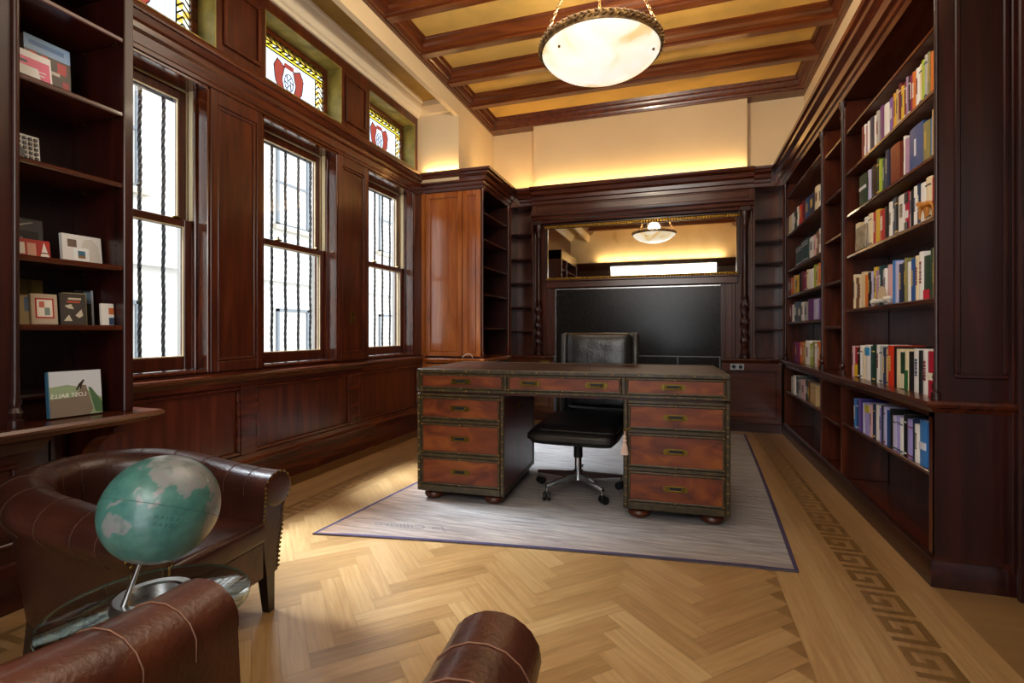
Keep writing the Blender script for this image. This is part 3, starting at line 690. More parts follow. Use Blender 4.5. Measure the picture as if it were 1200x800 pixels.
# left bookcase near the camera ------------------------------------------------------------------------
lb = thing('display_bookcase', 'dark built-in bookcase with face-out books left of the nearest window', 'bookcase', (-2.75, 1.0, 0))
LF, LY0, LY1 = -2.58, 0.10, 1.80
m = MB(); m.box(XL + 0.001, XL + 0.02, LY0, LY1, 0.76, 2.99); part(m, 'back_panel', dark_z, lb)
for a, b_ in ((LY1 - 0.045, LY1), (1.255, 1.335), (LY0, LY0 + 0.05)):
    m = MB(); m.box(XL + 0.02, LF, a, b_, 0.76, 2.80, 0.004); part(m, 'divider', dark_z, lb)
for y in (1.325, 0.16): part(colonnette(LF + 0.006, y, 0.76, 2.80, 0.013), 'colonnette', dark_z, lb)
SH_L = (1.18, 1.47, 1.874, 2.22, 2.58)
for z in SH_L:
    shelf(lb, XL + 0.02, LF - 0.004, 1.335, LY1 - 0.045, z, 0.024, wood_y); shelf(lb, XL + 0.02, LF - 0.004, LY0 + 0.05, 1.255, z, 0.024, wood_y)
# rows of peg holes with small shelf pins on the far upright
m = MB()
for k in range(46):
    for x in (-2.64, -2.86): m.cyl((x, LY1 - 0.0455, 0.86 + k * 0.042), (x, LY1 - 0.047, 0.86 + k * 0.042), 0.004, seg=8)
part(m, 'peg_holes', black_metal, lb)
for z in SH_L:
    for x in (-2.64, -2.86):
        m = MB(); m.cyl((x, LY1 - 0.045, z - 0.030), (x, LY1 - 0.06, z - 0.030), 0.005, seg=8); part(m, 'shelf_pin', brass, lb)
m = MB(); m.box(XL + 0.02, LF, LY0, LY1, 2.80, 2.99); m.molding([(XL + 0.02, LY1), (LF, LY1), (LF, LY0), (XL + 0.02, LY0)][::-1], [(o, z) for o, z in CROWN]); part(m, 'crown_moulding', dark_y, lb)
m = MB(); m.box(XL + 0.001, LF, LY0, LY1 + 0.03, 0.722, 0.76); m.molding([(XL + 0.001, LY0), (LF, LY0), (LF, LY1 + 0.03), (XL + 0.001, LY1 + 0.03)][::1], [(-o, z - 0.082) for o, z in LEDGE]) if False else m.molding([(XL + 0.02, LY1 + 0.03), (LF, LY1 + 0.03), (LF, LY0)], [(o * 1.5, z - 0.082) for o, z in LEDGE]); part(m, 'ledge', wood_y, lb)
m = MB(); m.box(XL + 0.001, -2.63, LY0, 1.42, 0.0, 0.722)
raised(m, 'x', -2.63, 0.45, 1.36, 0.26, 0.60, 0.02, 0.012)
m.molding([(XL + 0.03, 1.42), (-2.63, 1.42), (-2.63, LY0)], [(0, 0), (0.03, 0), (0.03, 0.17), (0.012, 0.20), (0, 0.20)])
m.molding([(XL + 0.03, 1.42), (-2.63, 1.42), (-2.63, LY0)], [(0, 0.64), (0.02, 0.645), (0.035, 0.68), (0.045, 0.69), (0.045, 0.72), (0, 0.722)])
part(m, 'base', dark_y, lb)
# scrolled bracket under the far end of the ledge
pts = []
for k in range(14):
    t = k / 13; a = PI * 0.5 * t
    pts.append((-2.62 - 0.30 * math.sin(a) * 1.0, 0.0, 0.66 - 0.26 * (1 - math.cos(a))))
prof = [(XL + 0.025, 1.74, 0.72), (-2.60, 1.74, 0.72), (-2.60, 1.74, 0.685), (-2.63, 1.74, 0.68), (-2.63, 1.74, 0.655), (-2.66, 1.74, 0.65)] + [(-2.67 - 0.22 * math.sin(k / 8 * PI / 2), 1.74, 0.64 - 0.20 * (1 - math.cos(k / 8 * PI / 2))) for k in range(9)] + [(XL + 0.025, 1.74, 0.42)]
m = MB(); m.prism(prof, (0, 0.075, 0)); part(m, 'bracket', wood_z, lb)

# ------------------------------------------------------------------ books on the right bookcase
BOOK_ROWS = {
 'A': [(3.850,3.896,'maroon'),(3.811,3.850,'white'),(3.786,3.811,'mauve'),(3.743,3.786,'white'),(3.670,3.743,'navy'),(3.625,3.670,'white'),(3.577,3.625,'grey'),(3.508,3.577,'purple'),(3.434,3.508,'white'),(3.364,3.434,'violet'),(3.345,3.364,'orange'),(3.319,3.345,'yellow'),(3.294,3.319,'tan'),(3.253,3.294,'maroon'),(3.215,3.253,'yellow'),(3.189,3.215,'maroon'),(3.167,3.189,'mauve'),(3.141,3.167,'black'),(3.113,3.141,'magenta'),(3.077,3.113,'orange'),(3.035,3.077,'white'),(3.005,3.035,'cream'),(2.973,3.005,'lime'),(2.942,2.973,'grey'),(2.916,2.942,'olive'),(2.876,2.916,'orange')],
 'B': [(3.802,3.952,'green'),(3.730,3.781,'lavender'),(3.620,3.730,'black'),(3.577,3.620,'green'),(3.543,3.577,'lime'),(3.483,3.543,'teal'),(3.430,3.483,'navy'),(3.283,3.417,'leather'),(3.211,3.234,'white'),(3.159,3.211,'mauve'),(2.994,3.152,'blue'),(2.921,2.994,'olive'),(2.889,2.921,'sky'),(2.876,2.889,'tan')],
 'C': [(3.950,4.041,'cream'),(3.847,3.950,'beige'),(3.771,3.847,'white'),(3.698,3.771,'cream'),(3.648,3.698,'red'),(3.581,3.648,'yellow'),(3.501,3.581,'red'),(3.445,3.501,'black'),(3.390,3.445,'white'),(3.341,3.390,'slate'),(3.304,3.341,'black'),(3.205,3.304,'white'),(3.154,3.205,'crimson'),(3.126,3.154,'grey'),(3.106,3.126,'black'),(3.065,3.106,'white'),(3.032,3.065,'navy'),(2.960,3.026,'white'),(2.899,2.960,'cream'),(2.871,2.896,'red')],
 'D': [(4.020,4.078,'cream'),(3.963,4.020,'brown'),(3.903,3.963,'cream'),(3.835,3.903,'beige'),(3.783,3.835,'orange'),(3.729,3.783,'black'),(3.685,3.729,'lavender'),(3.634,3.685,'yellow'),(3.585,3.634,'mauve'),(3.535,3.585,'teal'),(3.498,3.535,'grey'),(3.459,3.498,'white'),(3.385,3.459,'pink'),(3.337,3.385,'sky'),(3.291,3.337,'lavender'),(3.241,3.291,'navy'),(3.213,3.241,'black'),(3.181,3.213,'olive'),(3.130,3.181,'white'),(3.085,3.130,'blue'),(3.041,3.085,'cream'),(2.990,3.041,'white'),(2.919,2.990,'green'),(2.887,2.919,'green'),(2.872,2.887,'olive')],
 'E': [(4.051,4.097,'pink'),(3.976,4.051,'red'),(3.929,3.976,'black'),(3.882,3.929,'white'),(3.833,3.882,'cream'),(3.729,3.830,'white'),(3.692,3.729,'teal'),(3.648,3.692,'green'),(3.571,3.627,'white'),(3.524,3.571,'grey'),(3.485,3.524,'navy'),(3.447,3.482,'tan'),(3.373,3.447,'scarlet'),(3.328,3.367,'black'),(3.271,3.325,'cream'),(3.213,3.271,'green'),(3.166,3.213,'cream'),(3.115,3.166,'black'),(3.037,3.110,'white'),(3.006,3.037,'black'),(2.947,3.006,'white'),(2.872,2.945,'crimson')],
 'F': [(3.956,4.006,'sky'),(3.908,3.956,'blue'),(3.858,3.908,'violet'),(3.819,3.858,'indigo'),(3.780,3.819,'lavender'),(3.688,3.780,'iris'),(3.644,3.688,'pink'),(3.601,3.644,'navy'),(3.542,3.596,'white'),(3.494,3.542,'iris'),(3.463,3.494,'navy'),(3.432,3.463,'lavender'),(3.365,3.432,'blue'),(3.328,3.365,'black'),(3.279,3.328,'lavender'),(3.228,3.279,'iris'),(3.186,3.228,'white'),(3.144,3.186,'black'),(3.063,3.142,'iris'),(3.045,3.063,'navy'),(2.996,3.045,'white'),(2.912,2.993,'sky')],
 'G': [(6.199,6.390,'cream'),(6.090,6.199,'white'),(5.951,6.090,'green'),(5.852,5.951,'white'),(5.693,5.852,'scarlet'),(5.573,5.693,'maroon'),(5.402,5.573,'blue'),(5.181,5.402,'navy'),(5.044,5.181,'cream'),(4.946,5.044,'white')],
 'H': [(5.724,5.999,'teal'),(5.413,5.712,'teal'),(5.227,5.402,'white'),(5.141,5.227,'pink'),(5.044,5.141,'brown'),(4.946,5.044,'white')],
 'I': [(6.243,6.377,'maroon'),(6.095,6.243,'orange'),(5.982,6.095,'tan'),(5.847,5.982,'yellow'),(5.735,5.847,'black'),(5.611,5.735,'maroon'),(5.493,5.611,'magenta'),(5.403,5.493,'cream'),(5.238,5.403,'white'),(5.149,5.238,'lime'),(5.051,5.149,'tan'),(4.963,5.051,'orange')],
 'J': [(6.173,6.294,'maroon'),(6.047,6.173,'white'),(5.909,6.047,'slate'),(5.735,5.909,'slate'),(5.611,5.735,'white'),(5.455,5.611,'grey'),(5.238,5.455,'purple'),(5.038,5.238,'lavender'),(4.957,5.038,'violet')],
 'K': [(6.047,6.173,'maroon'),(5.909,6.047,'purple'),(5.795,5.909,'magenta'),(5.652,5.795,'orange'),(5.548,5.652,'tan'),(5.381,5.548,'white'),(5.273,5.381,'lime'),(5.190,5.273,'olive'),(5.103,5.190,'white'),(4.969,5.103,'orange')],
 'L': [(6.036,6.154,'grey'),(5.913,6.036,'white'),(5.778,5.913,'slate'),(5.649,5.778,'grey'),(5.487,5.649,'pink'),(5.371,5.487,'teal'),(5.283,5.371,'brown'),(5.068,5.283,'tan')],
}

HUE = dict(maroon='#6e1f2b', white='#f2f0ec', mauve='#a986a6', navy='#23304f', grey='#b4b2ae', purple='#6b3a78', violet='#7d5aa8', orange='#d5742a', yellow='#d9b33a', tan='#c9a877', black='#1b1b1d',
           magenta='#8f2356', cream='#ecdcb6', lime='#a9bd3f', olive='#8a8350', green='#22402f', lavender='#c3bfe0', teal='#25454a', leather='#7a3420', blue='#24508f', sky='#3f80c8', beige='#dcc69c',
           red='#b3282a', slate='#4d5a68', crimson='#b01f3a', brown='#7a5230', pink='#dfb3b8', scarlet='#d83a1c', indigo='#3b2f86', iris='#b0a8ee')
NAMES = dict(tan='tan', iris='pale violet', sky='light blue', leather='red-brown', teal='dark teal', green='dark green', slate='slate grey', navy='navy blue', blue='blue', lime='lime green', lavender='lavender')
_bm = {}
def cloth(c, rough=0.5):
    k = (c, rough)
    if k not in _bm: _bm[k] = plain('cover_%s' % (c if not c.startswith('#') else c[1:]), HUE.get(c, c), rough)
    return _bm[k]
paper = noisy('page_edges', [(0.3, '#cfc6b0'), (0.7, '#e6dfce')], (60, 1, 1), 4, 2, 0.8)
ORD = ['first', 'second', 'third', 'fourth', 'fifth', 'sixth', 'seventh', 'eighth', 'ninth', 'tenth', 'eleventh', 'twelfth', 'thirteenth', 'fourteenth', 'fifteenth', 'sixteenth', 'seventeenth', 'eighteenth', 'nineteenth', 'twentieth', 'twenty-first', 'twenty-second', 'twenty-third', 'twenty-fourth', 'twenty-fifth', 'twenty-sixth', 'twenty-seventh']
ROWN = dict(A='top row of the near bay', B='second row of the near bay', C='row behind the cat figure', D='row behind the seashell',
            E='row on the ledge, near bay', F='blue row under the ledge', G='top row of the far bay', H='second row of the far bay', I='third row of the far bay', J='fourth row of the far bay', K='row on the ledge, far bay', L='row under the ledge, far bay')
ROWZ = dict(A=SH_N['A'], B=SH_N['B'], C=SH_N['C'], D=SH_N['D'], E=0.842, F=0.50, G=SH_F['G'], H=SH_F['H'], I=SH_F['I'], J=SH_F['J'], K=0.842, L=0.50)
ROWH = dict(A=0.205, B=0.205, C=0.205, D=0.225, E=0.215, F=0.205, G=0.205, H=0.205, I=0.19, J=0.19, K=0.21, L=0.185)
BAND = {('E', 21): '#f1ead6', ('F', 21): '#e4e6f4', ('B', 10): None, ('D', 22): '#d0243c', ('E', 1): '#f1c81e', ('E', 5): '#3f9fd6', ('F', 5): '#cfc43a', ('E', 15): '#e9dfc0'}
def book(name, x, y0, y1, z, h, depth, cover, detailed, rnd, band, label, group):
    t = y1 - y0; g = 0.0008
    y0 += g; y1 -= g; t = y1 - y0; bt = min(0.003, t * 0.18)
    m = MB(); n = 5; bow = min(0.006, t * 0.16)
    out = [(x + depth, y1), (x + depth, y1 - bt), (x + bow + bt, y1 - bt), (x + bow + bt, y0 + bt), (x + depth, y0 + bt), (x + depth, y0)]
    for k in range(n):                                   # rounded spine
        s_ = k / (n - 1); out.append((x + bow * (1 - math.sin(PI * s_)) , y0 + t * s_))
    o_ = Vector((x + depth / 2, (y0 + y1) / 2, z + 0.0006))
    m.prism([(a - o_.x, b_ - o_.y, 0) for a, b_ in out], (0, 0, h))
    o = m.build('book', cloth(cover, 0.38), None, 30); o.location = o_
    tag(o, label, 'book', group)
    m = MB(); m.box(bow + bt - depth / 2, depth / 2 - 0.003, -t / 2 + bt, t / 2 - bt, 0.003, h - 0.003); m.build('pages', paper, o)
    if band:
        for (f0, f1, c) in band:
            m = MB(); m.box(-depth / 2 - 0.0006, -depth / 2 + bow * 0.6 + 0.001, -t * 0.40, t * 0.40, h * f0, h * f1); m.build('spine_label', cloth(c, 0.4), o)
    return o
for key, row in BOOK_ROWS.items():
    z = ROWZ[key]; near = key in 'ABCDEF'
    lo, hi = (2.832 if key != 'F' else 2.868, 4.205) if near else (4.835, 6.372)
    n = len(row)
    for i, (y0, y1, c) in enumerate(row):
        if near: y0 += 0.022; y1 += 0.022
        y0 = max(lo, y0); y1 = min(hi, y1)
        if y1 - y0 < 0.010: continue
        rr = random.Random(ord(key) * 100 + i)
        h = ROWH[key] * (1 + rr.uniform(-0.09, 0.07)); x = (1.115 if key not in 'FL' else 1.10) + rr.uniform(0, 0.006)
        if key == 'C': h *= 1.02 - 0.004 * (n - i)
        if key == 'A' and i > 18: h *= 0.98
        band = None; spec = BAND.get((key, i))
        light_c = c in ('white', 'cream', 'beige', 'grey', 'lavender', 'iris', 'tan', 'pink', 'yellow')
        if spec: band = [(0.36, 0.52, spec)] if (key, i) in (('E', 21), ('F', 21)) else ([(0.0, 0.22, spec)] if key == 'D' else [(0.70, 0.93, spec)] if (key, i) in (('E', 5), ('F', 5)) else [(0.02, 0.42, spec)])
        elif key == 'B' and i == 10: band = [(0.30, 0.70, '#d8e2ee')]
        elif key == 'B' and i == 0: band = [(0.52, 0.62, '#e4e6ea')]
        elif key == 'B' and i in (2, 7): band = [(f, f + 0.015, '#b38a4a' if i == 2 else '#a8603a') for f in (0.2, 0.42, 0.64, 0.86)]
        elif key == 'H' and i < 2: band = [(0.08, 0.11, '#e4e6ea'), (0.74, 0.77, '#e4e6ea'), (0.86, 0.89, '#e4e6ea')]
        elif key == 'C' and i == 12: band = [(0.0, 0.2, '#23262b'), (0.7, 0.98, '#23262b'), (0.3, 0.5, '#e9e6e0')]
        elif key == 'E' and i == 16 : band = [(0.0, 0.5, '#2c6b3a')]
        else:
            k = rr.random(); dk = rr.choice(['#2a2a2e', '#7a2430', '#2f456e', '#6b5a40']); lt = rr.choice(['#efe9da', '#d8b45a', '#e3dfd6'])
            if k < 0.45: band = [(0.30 + rr.random() * 0.1, 0.70 + rr.random() * 0.1, dk if light_c else lt)]
            elif k < 0.7: band = [(0.05, 0.09, dk if light_c else lt), (0.80, 0.83, dk if light_c else lt)]
            if band and band[0][1] - band[0][0] > 0.2:        # a run of title lettering as short strokes
                f0, f1, cc_ = band[0]; band = []
                f = f0
                while f < f1: w = 0.02 + rr.random() * 0.05; band.append((f, min(f1, f + w), cc_)); f += w + 0.014
                band = band[:9]
        nm = NAMES.get(c, c)
        side, pos = ('left', i) if i < n / 2 else ('right', n - 1 - i)
        size = 'thick' if y1 - y0 > 0.06 else 'slim' if y1 - y0 < 0.028 else 'upright'
        label = '%s %s book, %s from the %s in the %s' % (size, nm, ORD[pos], side, ROWN[key])
        bk = book('book', x, y0, y1, z, h, 0.15 + rr.random() * 0.03, c, near, rr, band, label, 'books in the right bookcase')
        if band and (len(band) > 3 or (key, i) == ('B', 10)):                            # narrow lettering
            for ch in bk.children:
                if ch.name.startswith('spine_label'): ch.scale = (1, 0.16 if key == 'B' else 0.45, 1)

# a stone plaque, a cat figure and a shell standing in front of the books
m = MB(); m.box(-0.006, 0.006, -0.10, 0.10, 0, 0.155, 0.004); m.box(-0.009, -0.005, -0.088, 0.088, 0.014, 0.141, 0.002)
o = m.build('stone_plaque', noisy('mottled_stone', [(0.3, '#7d7258'), (0.55, '#a39a86'), (0.7, '#8d6a3c')], (1, 1, 1), 14, 5, 0.6)); o.location = (1.108, 3.90, SH_N['C'] + 0.0005); o.rotation_euler = (0, math.radians(2), 0)
o.location = (1.1085, 3.89, SH_N['C'] + 0.0005)
tag(o, 'small mottled stone picture plaque leaning against the books', 'plaque')
def skin(name, verts, edges, radii, mat, parent=None, sub=2, root=0):
    me = bpy.data.meshes.new(name); me.from_pydata(verts, edges, [])
    o = bpy.data.objects.new(name, me); COL.objects.link(o)
    md = o.modifiers.new('skin', 'SKIN'); sv = me.skin_vertices[0].data
    for i, r in enumerate(radii): sv[i].radius = (r, r) if not isinstance(r, tuple) else r
    for i in range(len(verts)): sv[i].use_root = (i == root)
    s2 = o.modifiers.new('sub', 'SUBSURF'); s2.levels = sub; s2.render_levels = sub
    md.use_smooth_shade = True; me.materials.append(mat)
    if parent: o.parent = parent
    return o
ochre = plain('ochre_glaze', '#c07a2a', 0.4)
V = [(0, 0.0, 0.075), (0, -0.045, 0.080), (0, -0.075, 0.092), (0, -0.098, 0.098), (0, -0.118, 0.092),
     (0, 0.045, 0.078), (0, 0.062, 0.072), (0, 0.085, 0.058), (0, 0.100, 0.028),
     (-0.012, -0.045, 0.05), (-0.012, -0.050, 0.025), (-0.012, -0.048, 0.004), (0.012, -0.040, 0.05), (0.012, -0.034, 0.025), (0.012, -0.036, 0.004),
     (-0.012, 0.050, 0.05), (-0.012, 0.060, 0.028), (-0.012, 0.052, 0.004), (0.012, 0.055, 0.05), (0.012, 0.068, 0.028), (0.012, 0.060, 0.004)]
V = [(a * 0.8, -b_ * 0.8, c * 0.95) for a, b_, c in V]
E_ = [(0, 1), (1, 2), (2, 3), (3, 4), (0, 5), (5, 6), (6, 7), (7, 8), (1, 9), (9, 10), (10, 11), (1, 12), (12, 13), (13, 14), (5, 15), (15, 16), (16, 17), (5, 18), (18, 19), (19, 20)]
R_ = [0.017, 0.020, 0.015, 0.017, 0.009, 0.018, 0.013, 0.005, 0.004, 0.009, 0.007, 0.006, 0.009, 0.007, 0.006, 0.011, 0.007, 0.006, 0.011, 0.007, 0.006]
cat = skin('cat_figure', V, E_, [r * 0.8 for r in R_], ochre); cat.location = (1.106, 2.945, SH_N['C'] + 0.001)
tag(cat, 'small ochre walking cat figure at the near end of the shelf', 'figurine')
shellr = thing('seashell', 'large pale seashell resting on coral in front of books', 'seashell', (1.102, 3.50, SH_N['D'] + 0.009))
m = MB(); n = 28; top = []
for k in range(n + 1):
    a = PI * (0.02 + 0.96 * k / n); r = 0.075 * (1 + 0.05 * math.cos(k * PI)); top.append((0.0, r * math.cos(a), 0.028 + r * math.sin(a) * 0.95))
for k in range(n): m.poly([(-0.012, 0, 0.026), top[k], top[k + 1]]); m.poly([(0.006, 0, 0.026), top[k + 1], top[k]])
m.build('shell', plain('shell_buff', '#c9b391', 0.5), shellr, 20)
m = MB(); rr = random.Random(3)
for k in range(26): m.sphere((rr.uniform(-0.006, 0.010), rr.uniform(-0.12, 0.17), 0.010 + rr.random() * 0.014), 0.010 + rr.random() * 0.006, 8)
m.build('coral_base', plain('coral_white', '#d9d3c6', 0.7), shellr)

# ------------------------------------------------------------------ face-out books on the left bookcase
def face_book(label, y0, y1, x, z, h, t, cover, art=None, lean=6, turn=0, spine=None, cat_='book'):
    """a book or card stood cover-out: origin at the bottom centre, cover facing +x"""
    w = y1 - y0
    m = MB(); m.box(-t, -t + 0.003, -w / 2, w / 2, 0, h, 0.001); m.box(-0.003, 0, -w / 2, w / 2, 0, h, 0.001); m.box(-t, 0, -w / 2, -w / 2 + 0.003, 0, h, 0.001)
    o = m.build('book', cloth(cover, 0.35)); o.location = (x, (y0 + y1) / 2, z + 0.0008 + t * math.sin(math.radians(lean))); o.rotation_euler = (0, math.radians(-lean), math.radians(turn))
    m = MB(); m.box(-t + 0.003, -0.003, -w / 2 + 0.003, w / 2 - 0.002, 0.002, h - 0.002); m.build('pages', paper, o)
    if art:
        mats = []; m = MB(); d = 0.0004
        for k, (c, pts) in enumerate(art):
            if c not in mats: mats.append(c)
            if len(pts) == 4 and not isinstance(pts[0], tuple):
                a0, a1, b0, b1 = pts; m.box(0, d * (1 + k * 0.6), -w / 2 + a0 * w, -w / 2 + a1 * w, b0 * h, b1 * h, 0, mats.index(c))
            else: m.prism([(0, -w / 2 + a * w, b_ * h) for a, b_ in pts], (d * (1 + k * 0.6), 0, 0), mats.index(c))
        m.build('cover_art', [cloth(c, 0.35) for c in mats], o, 0)
    return tag(o, label, cat_, 'books standing face out on the left bookcase')
def text_mesh(name, body, size, mat, parent, mirror=False, shear=0.0, ext=0.0003):
    cu = bpy.data.curves.new(name, 'FONT'); cu.body = body; cu.size = size; cu.extrude = ext; cu.align_x = 'CENTER'; cu.shear = shear
    tmp = bpy.data.objects.new(name, cu); COL.objects.link(tmp)
    bpy.context.view_layer.update()
    me = bpy.data.meshes.new_from_object(tmp.evaluated_get(bpy.context.evaluated_depsgraph_get()))
    bpy.data.objects.remove(tmp); me.materials.clear(); me.materials.append(mat)
    if mirror:
        me.transform(Matrix.Scale(-1, 4, (1, 0, 0))); me.flip_normals()
    o = bpy.data.objects.new(name, me); COL.objects.link(o); o.parent = parent; return o
face_rot = Matrix(((0, 0, 1, 0), (1, 0, 0, 0), (0, 1, 0, 0), (0, 0, 0, 1)))     # text x -> +y, text y -> +z, facing +x
def cover_text(o, body, size, color, y, z, mirror=False):
    t = text_mesh('cover_title', body, size, cloth(color, 0.4), o, mirror); t.matrix_local = Matrix.Translation((0.002, y, z)) @ face_rot
b_ = face_book('landscape photo book alone on the bottom shelf with small figure on a hill', 1.475, 1.685, -2.63, 0.764, 0.205, 0.018, '#3c6a86',
     [('#c7cbd0', (0.03, 1, 0, 1)), ('#8fa07c', [(0.03, 0.40), (0.03, 0.66), (0.35, 0.70), (0.62, 0.62), (1, 0.35), (1, 0), (0.03, 0)]), ('#7d6e5e', [(0.03, 0.0), (0.03, 0.40), (0.5, 0.42), (0.62, 0.68), (0.70, 0.66), (0.82, 0.12), (0.75, 0.0)]),
      ('#4d6a4a', [(0.74, 0.62), (0.80, 0.60), (1.0, 0.25), (1, 0.02), (0.86, 0.05)]),
      ('#2a201e', [(0.50, 0.56), (0.56, 0.70), (0.62, 0.76), (0.66, 0.74), (0.62, 0.68), (0.60, 0.58), (0.585, 0.58), (0.58, 0.65), (0.53, 0.56)]), ('#2a201e', (0.63, 0.67, 0.75, 0.79))], 5, -4)
cover_text(b_, 'LOST BALLS', 0.026, '#efeee8', -0.027, 0.087, True)
face_book('tall cookbook with light blue top and red fruit cover, top shelf', 1.45, 1.63, -2.75, 2.22, 0.255, 0.028, '#e6e6e4', [('#8fb2dc', (0.0, 1, 0.74, 1)), ('#5d86bd', (0.1, 0.86, 0.84, 0.92)), ('#4a3a30', (0, 1, 0.0, 0.74)), ('#b3262c', (0.7, 0.9, 0.50, 0.70)), ('#c03a36', (0.36, 0.5, 0.60, 0.72)), ('#a02430', (0.8, 0.95, 0.20, 0.38)), ('#c03a36', (0.1, 0.25, 0.62, 0.72)), ('#e0d6c8', (0.55, 0.75, 0.44, 0.5))], 3)
face_book('pink patterned booklet in front of the tall cookbook', 1.37, 1.52, -2.685, 2.22, 0.155, 0.008, '#e9e4e4', [('#d9587f', (0.03, 0.95, 0.0, 0.80)), ('#2c2426', (0.1, 0.4, 0.62, 0.70)), ('#e9c6d2', (0.5, 0.8, 0.35, 0.40)), ('#e9c6d2', (0.5, 0.85, 0.46, 0.50))], 8)
face_book('white card lying low in front of the pink booklet', 1.352, 1.45, -2.635, 2.22, 0.075, 0.004, '#e4e4e2', None, 22, 0, None, 'card')
face_book('small square book with black and white lattice cover', 1.352, 1.475, -2.69, 1.874, 0.13, 0.014, '#d8d6d2', [('#232323', (0.03 + 0.16 * i, 0.12 + 0.16 * i, 0.03 + 0.16 * j, 0.12 + 0.16 * j)) for i in range(6) for j in range(6)] + [('#3a3a3a', [(0, 0.1), (0, 0.7), (0.2, 0.75), (0.55, 0.4), (0.4, 0.05)])], 6)
face_book('large dark photo book crossed by white diagonal bars on its cover', 1.352, 1.55, -2.80, 1.47, 0.19, 0.02, '#3a3a3b', [('#55565a', (0.02, 0.98, 0.02, 0.98)), ('#c8c8c8', [(0.0, 0.72), (0.0, 0.78), (0.5, 0.98), (0.56, 0.98)]), ('#c8c8c8', [(0.1, 0.62), (0.1, 0.68), (0.75, 0.92), (0.82, 0.92)]), ('#2c2d30', (0.4, 0.9, 0.3, 0.7)), ('#8a8a8c', (0.45, 0.6, 0.35, 0.55))], 4)
face_book('red illustrated booklet in front of the dark diagonal-bar book', 1.385, 1.52, -2.70, 1.47, 0.085, 0.006, '#b32a22', [('#e8e2d6', (0.05, 0.3, 0.2, 0.8)), ('#d9a690', (0.36, 0.6, 0.15, 0.8)), ('#f0ece2', [(0.70, 0.1), (0.83, 0.9), (0.96, 0.1)]), ('#7a1f1c', (0.7, 0.96, 0.3, 0.36))], 8)
face_book('white landscape book with a small framed picture on cover', 1.565, 1.735, -2.70, 1.47, 0.135, 0.018, '#e2dfda', [('#d2ccc0', [(0.45, 0.5), (0.55, 0.85), (0.75, 0.9), (0.9, 0.7), (0.95, 0.1), (0.5, 0.1)]), ('#6d5a4c', (0.14, 0.36, 0.55, 0.82)), ('#efefec', (0.28, 0.66, 0.1, 0.55)), ('#3c6d86', (0.38, 0.56, 0.28, 0.44)), ('#8a6a44', (0.38, 0.56, 0.18, 0.28))], 6)
face_book('dark green book at the left end of the crowded shelf', 1.345, 1.385, -2.66, 1.18, 0.13, 0.02, '#263226', None, 4)
face_book('tall mustard yellow book behind two smaller books', 1.40, 1.55, -2.80, 1.18, 0.205, 0.022, '#8a7a30', [('#a5923c', (0, 0.3, 0, 1)), ('#6d5f24', (0.6, 0.72, 0, 1)), ('#ded6ba', (0.15, 0.95, 0.60, 0.66))], 4)
face_book('slim pale book with a grey blue figure on cover', 1.375, 1.44, -2.67, 1.18, 0.125, 0.014, '#e0dcd2', [('#a08f68', (0.1, 1, 0, 1)), ('#5d7088', (0.5, 0.75, 0.45, 0.95))], 5)
face_book('beige book with red framed picture on its cover', 1.425, 1.525, -2.66, 1.18, 0.135, 0.014, '#b5a48c', [('#a82a24', (0.16, 0.86, 0.20, 0.86)), ('#e2d8c6', (0.22, 0.80, 0.25, 0.81)), ('#7d8a80', (0.5, 0.7, 0.3, 0.55)), ('#c06a58', (0.3, 0.5, 0.55, 0.75))], 5)
face_book('charcoal book with cream animal drawings on its cover', 1.54, 1.645, -2.665, 1.18, 0.145, 0.012, '#47403a', [('#c9bfa8', [(0.1, 0.12), (0.3, 0.32), (0.42, 0.12)]), ('#c9bfa8', [(0.55, 0.3), (0.8, 0.5), (0.85, 0.3), (0.7, 0.22)]), ('#b5543a', (0.25, 0.75, 0.70, 0.76)), ('#c9bfa8', [(0.15, 0.6), (0.4, 0.66), (0.5, 0.5), (0.3, 0.52)]), ('#c9bfa8', (0.3, 0.8, 0.80, 0.86))], 5)
face_book('cream edged notebook just behind the charcoal book', 1.57, 1.668, -2.70, 1.18, 0.15, 0.012, '#d9cf9a', None, 4)
face_book('dark photo book near the right end with blue grey corner', 1.655, 1.735, -2.76, 1.18, 0.17, 0.018, '#26221f', [('#7d95a8', (0.5, 0.95, 0.62, 0.95)), ('#4a3c32', (0.1, 0.5, 0.2, 0.5)), ('#cfd4d6', (0.88, 1, 0, 1))], 4)
face_book('white card with orange picture at the right shelf end', 1.690, 1.750, -2.64, 1.18, 0.105, 0.01, '#e6e4de', [('#c9703c', (0.6, 1, 0.5, 0.8)), ('#3f4f68', (0.6, 1, 0.02, 0.35))], 4)

# ------------------------------------------------------------------ pendant lamp
pl = thing('pendant_lamp', 'large lit alabaster bowl pendant lamp with carved bronze rim', 'lamp', (-0.50, 3.28, 2.94))
ala, N, L, b = mat_new('lit_alabaster')
tc = N.new('ShaderNodeTexCoord'); nz = N.new('ShaderNodeTexNoise'); nz.inputs['Scale'].default_value = 3.2; nz.inputs['Detail'].default_value = 6; nz.inputs['Distortion'].default_value = 0.8
r = ramp(N, [(0.36, hexc('#e6c88f')), (0.46, hexc('#fff2d6')), (0.60, hexc('#fffaf0'))])
L.new(tc.outputs['Object'], nz.inputs['Vector']); L.new(nz.outputs['Fac'], r.inputs[0]); L.new(r.outputs[0], b.inputs['Base Color']); L.new(r.outputs[0], b.inputs['Emission Color']); b.inputs['Emission Strength'].default_value = 0.85; b.inputs['Roughness'].default_value = 0.3
m = MB(); R = 0.373
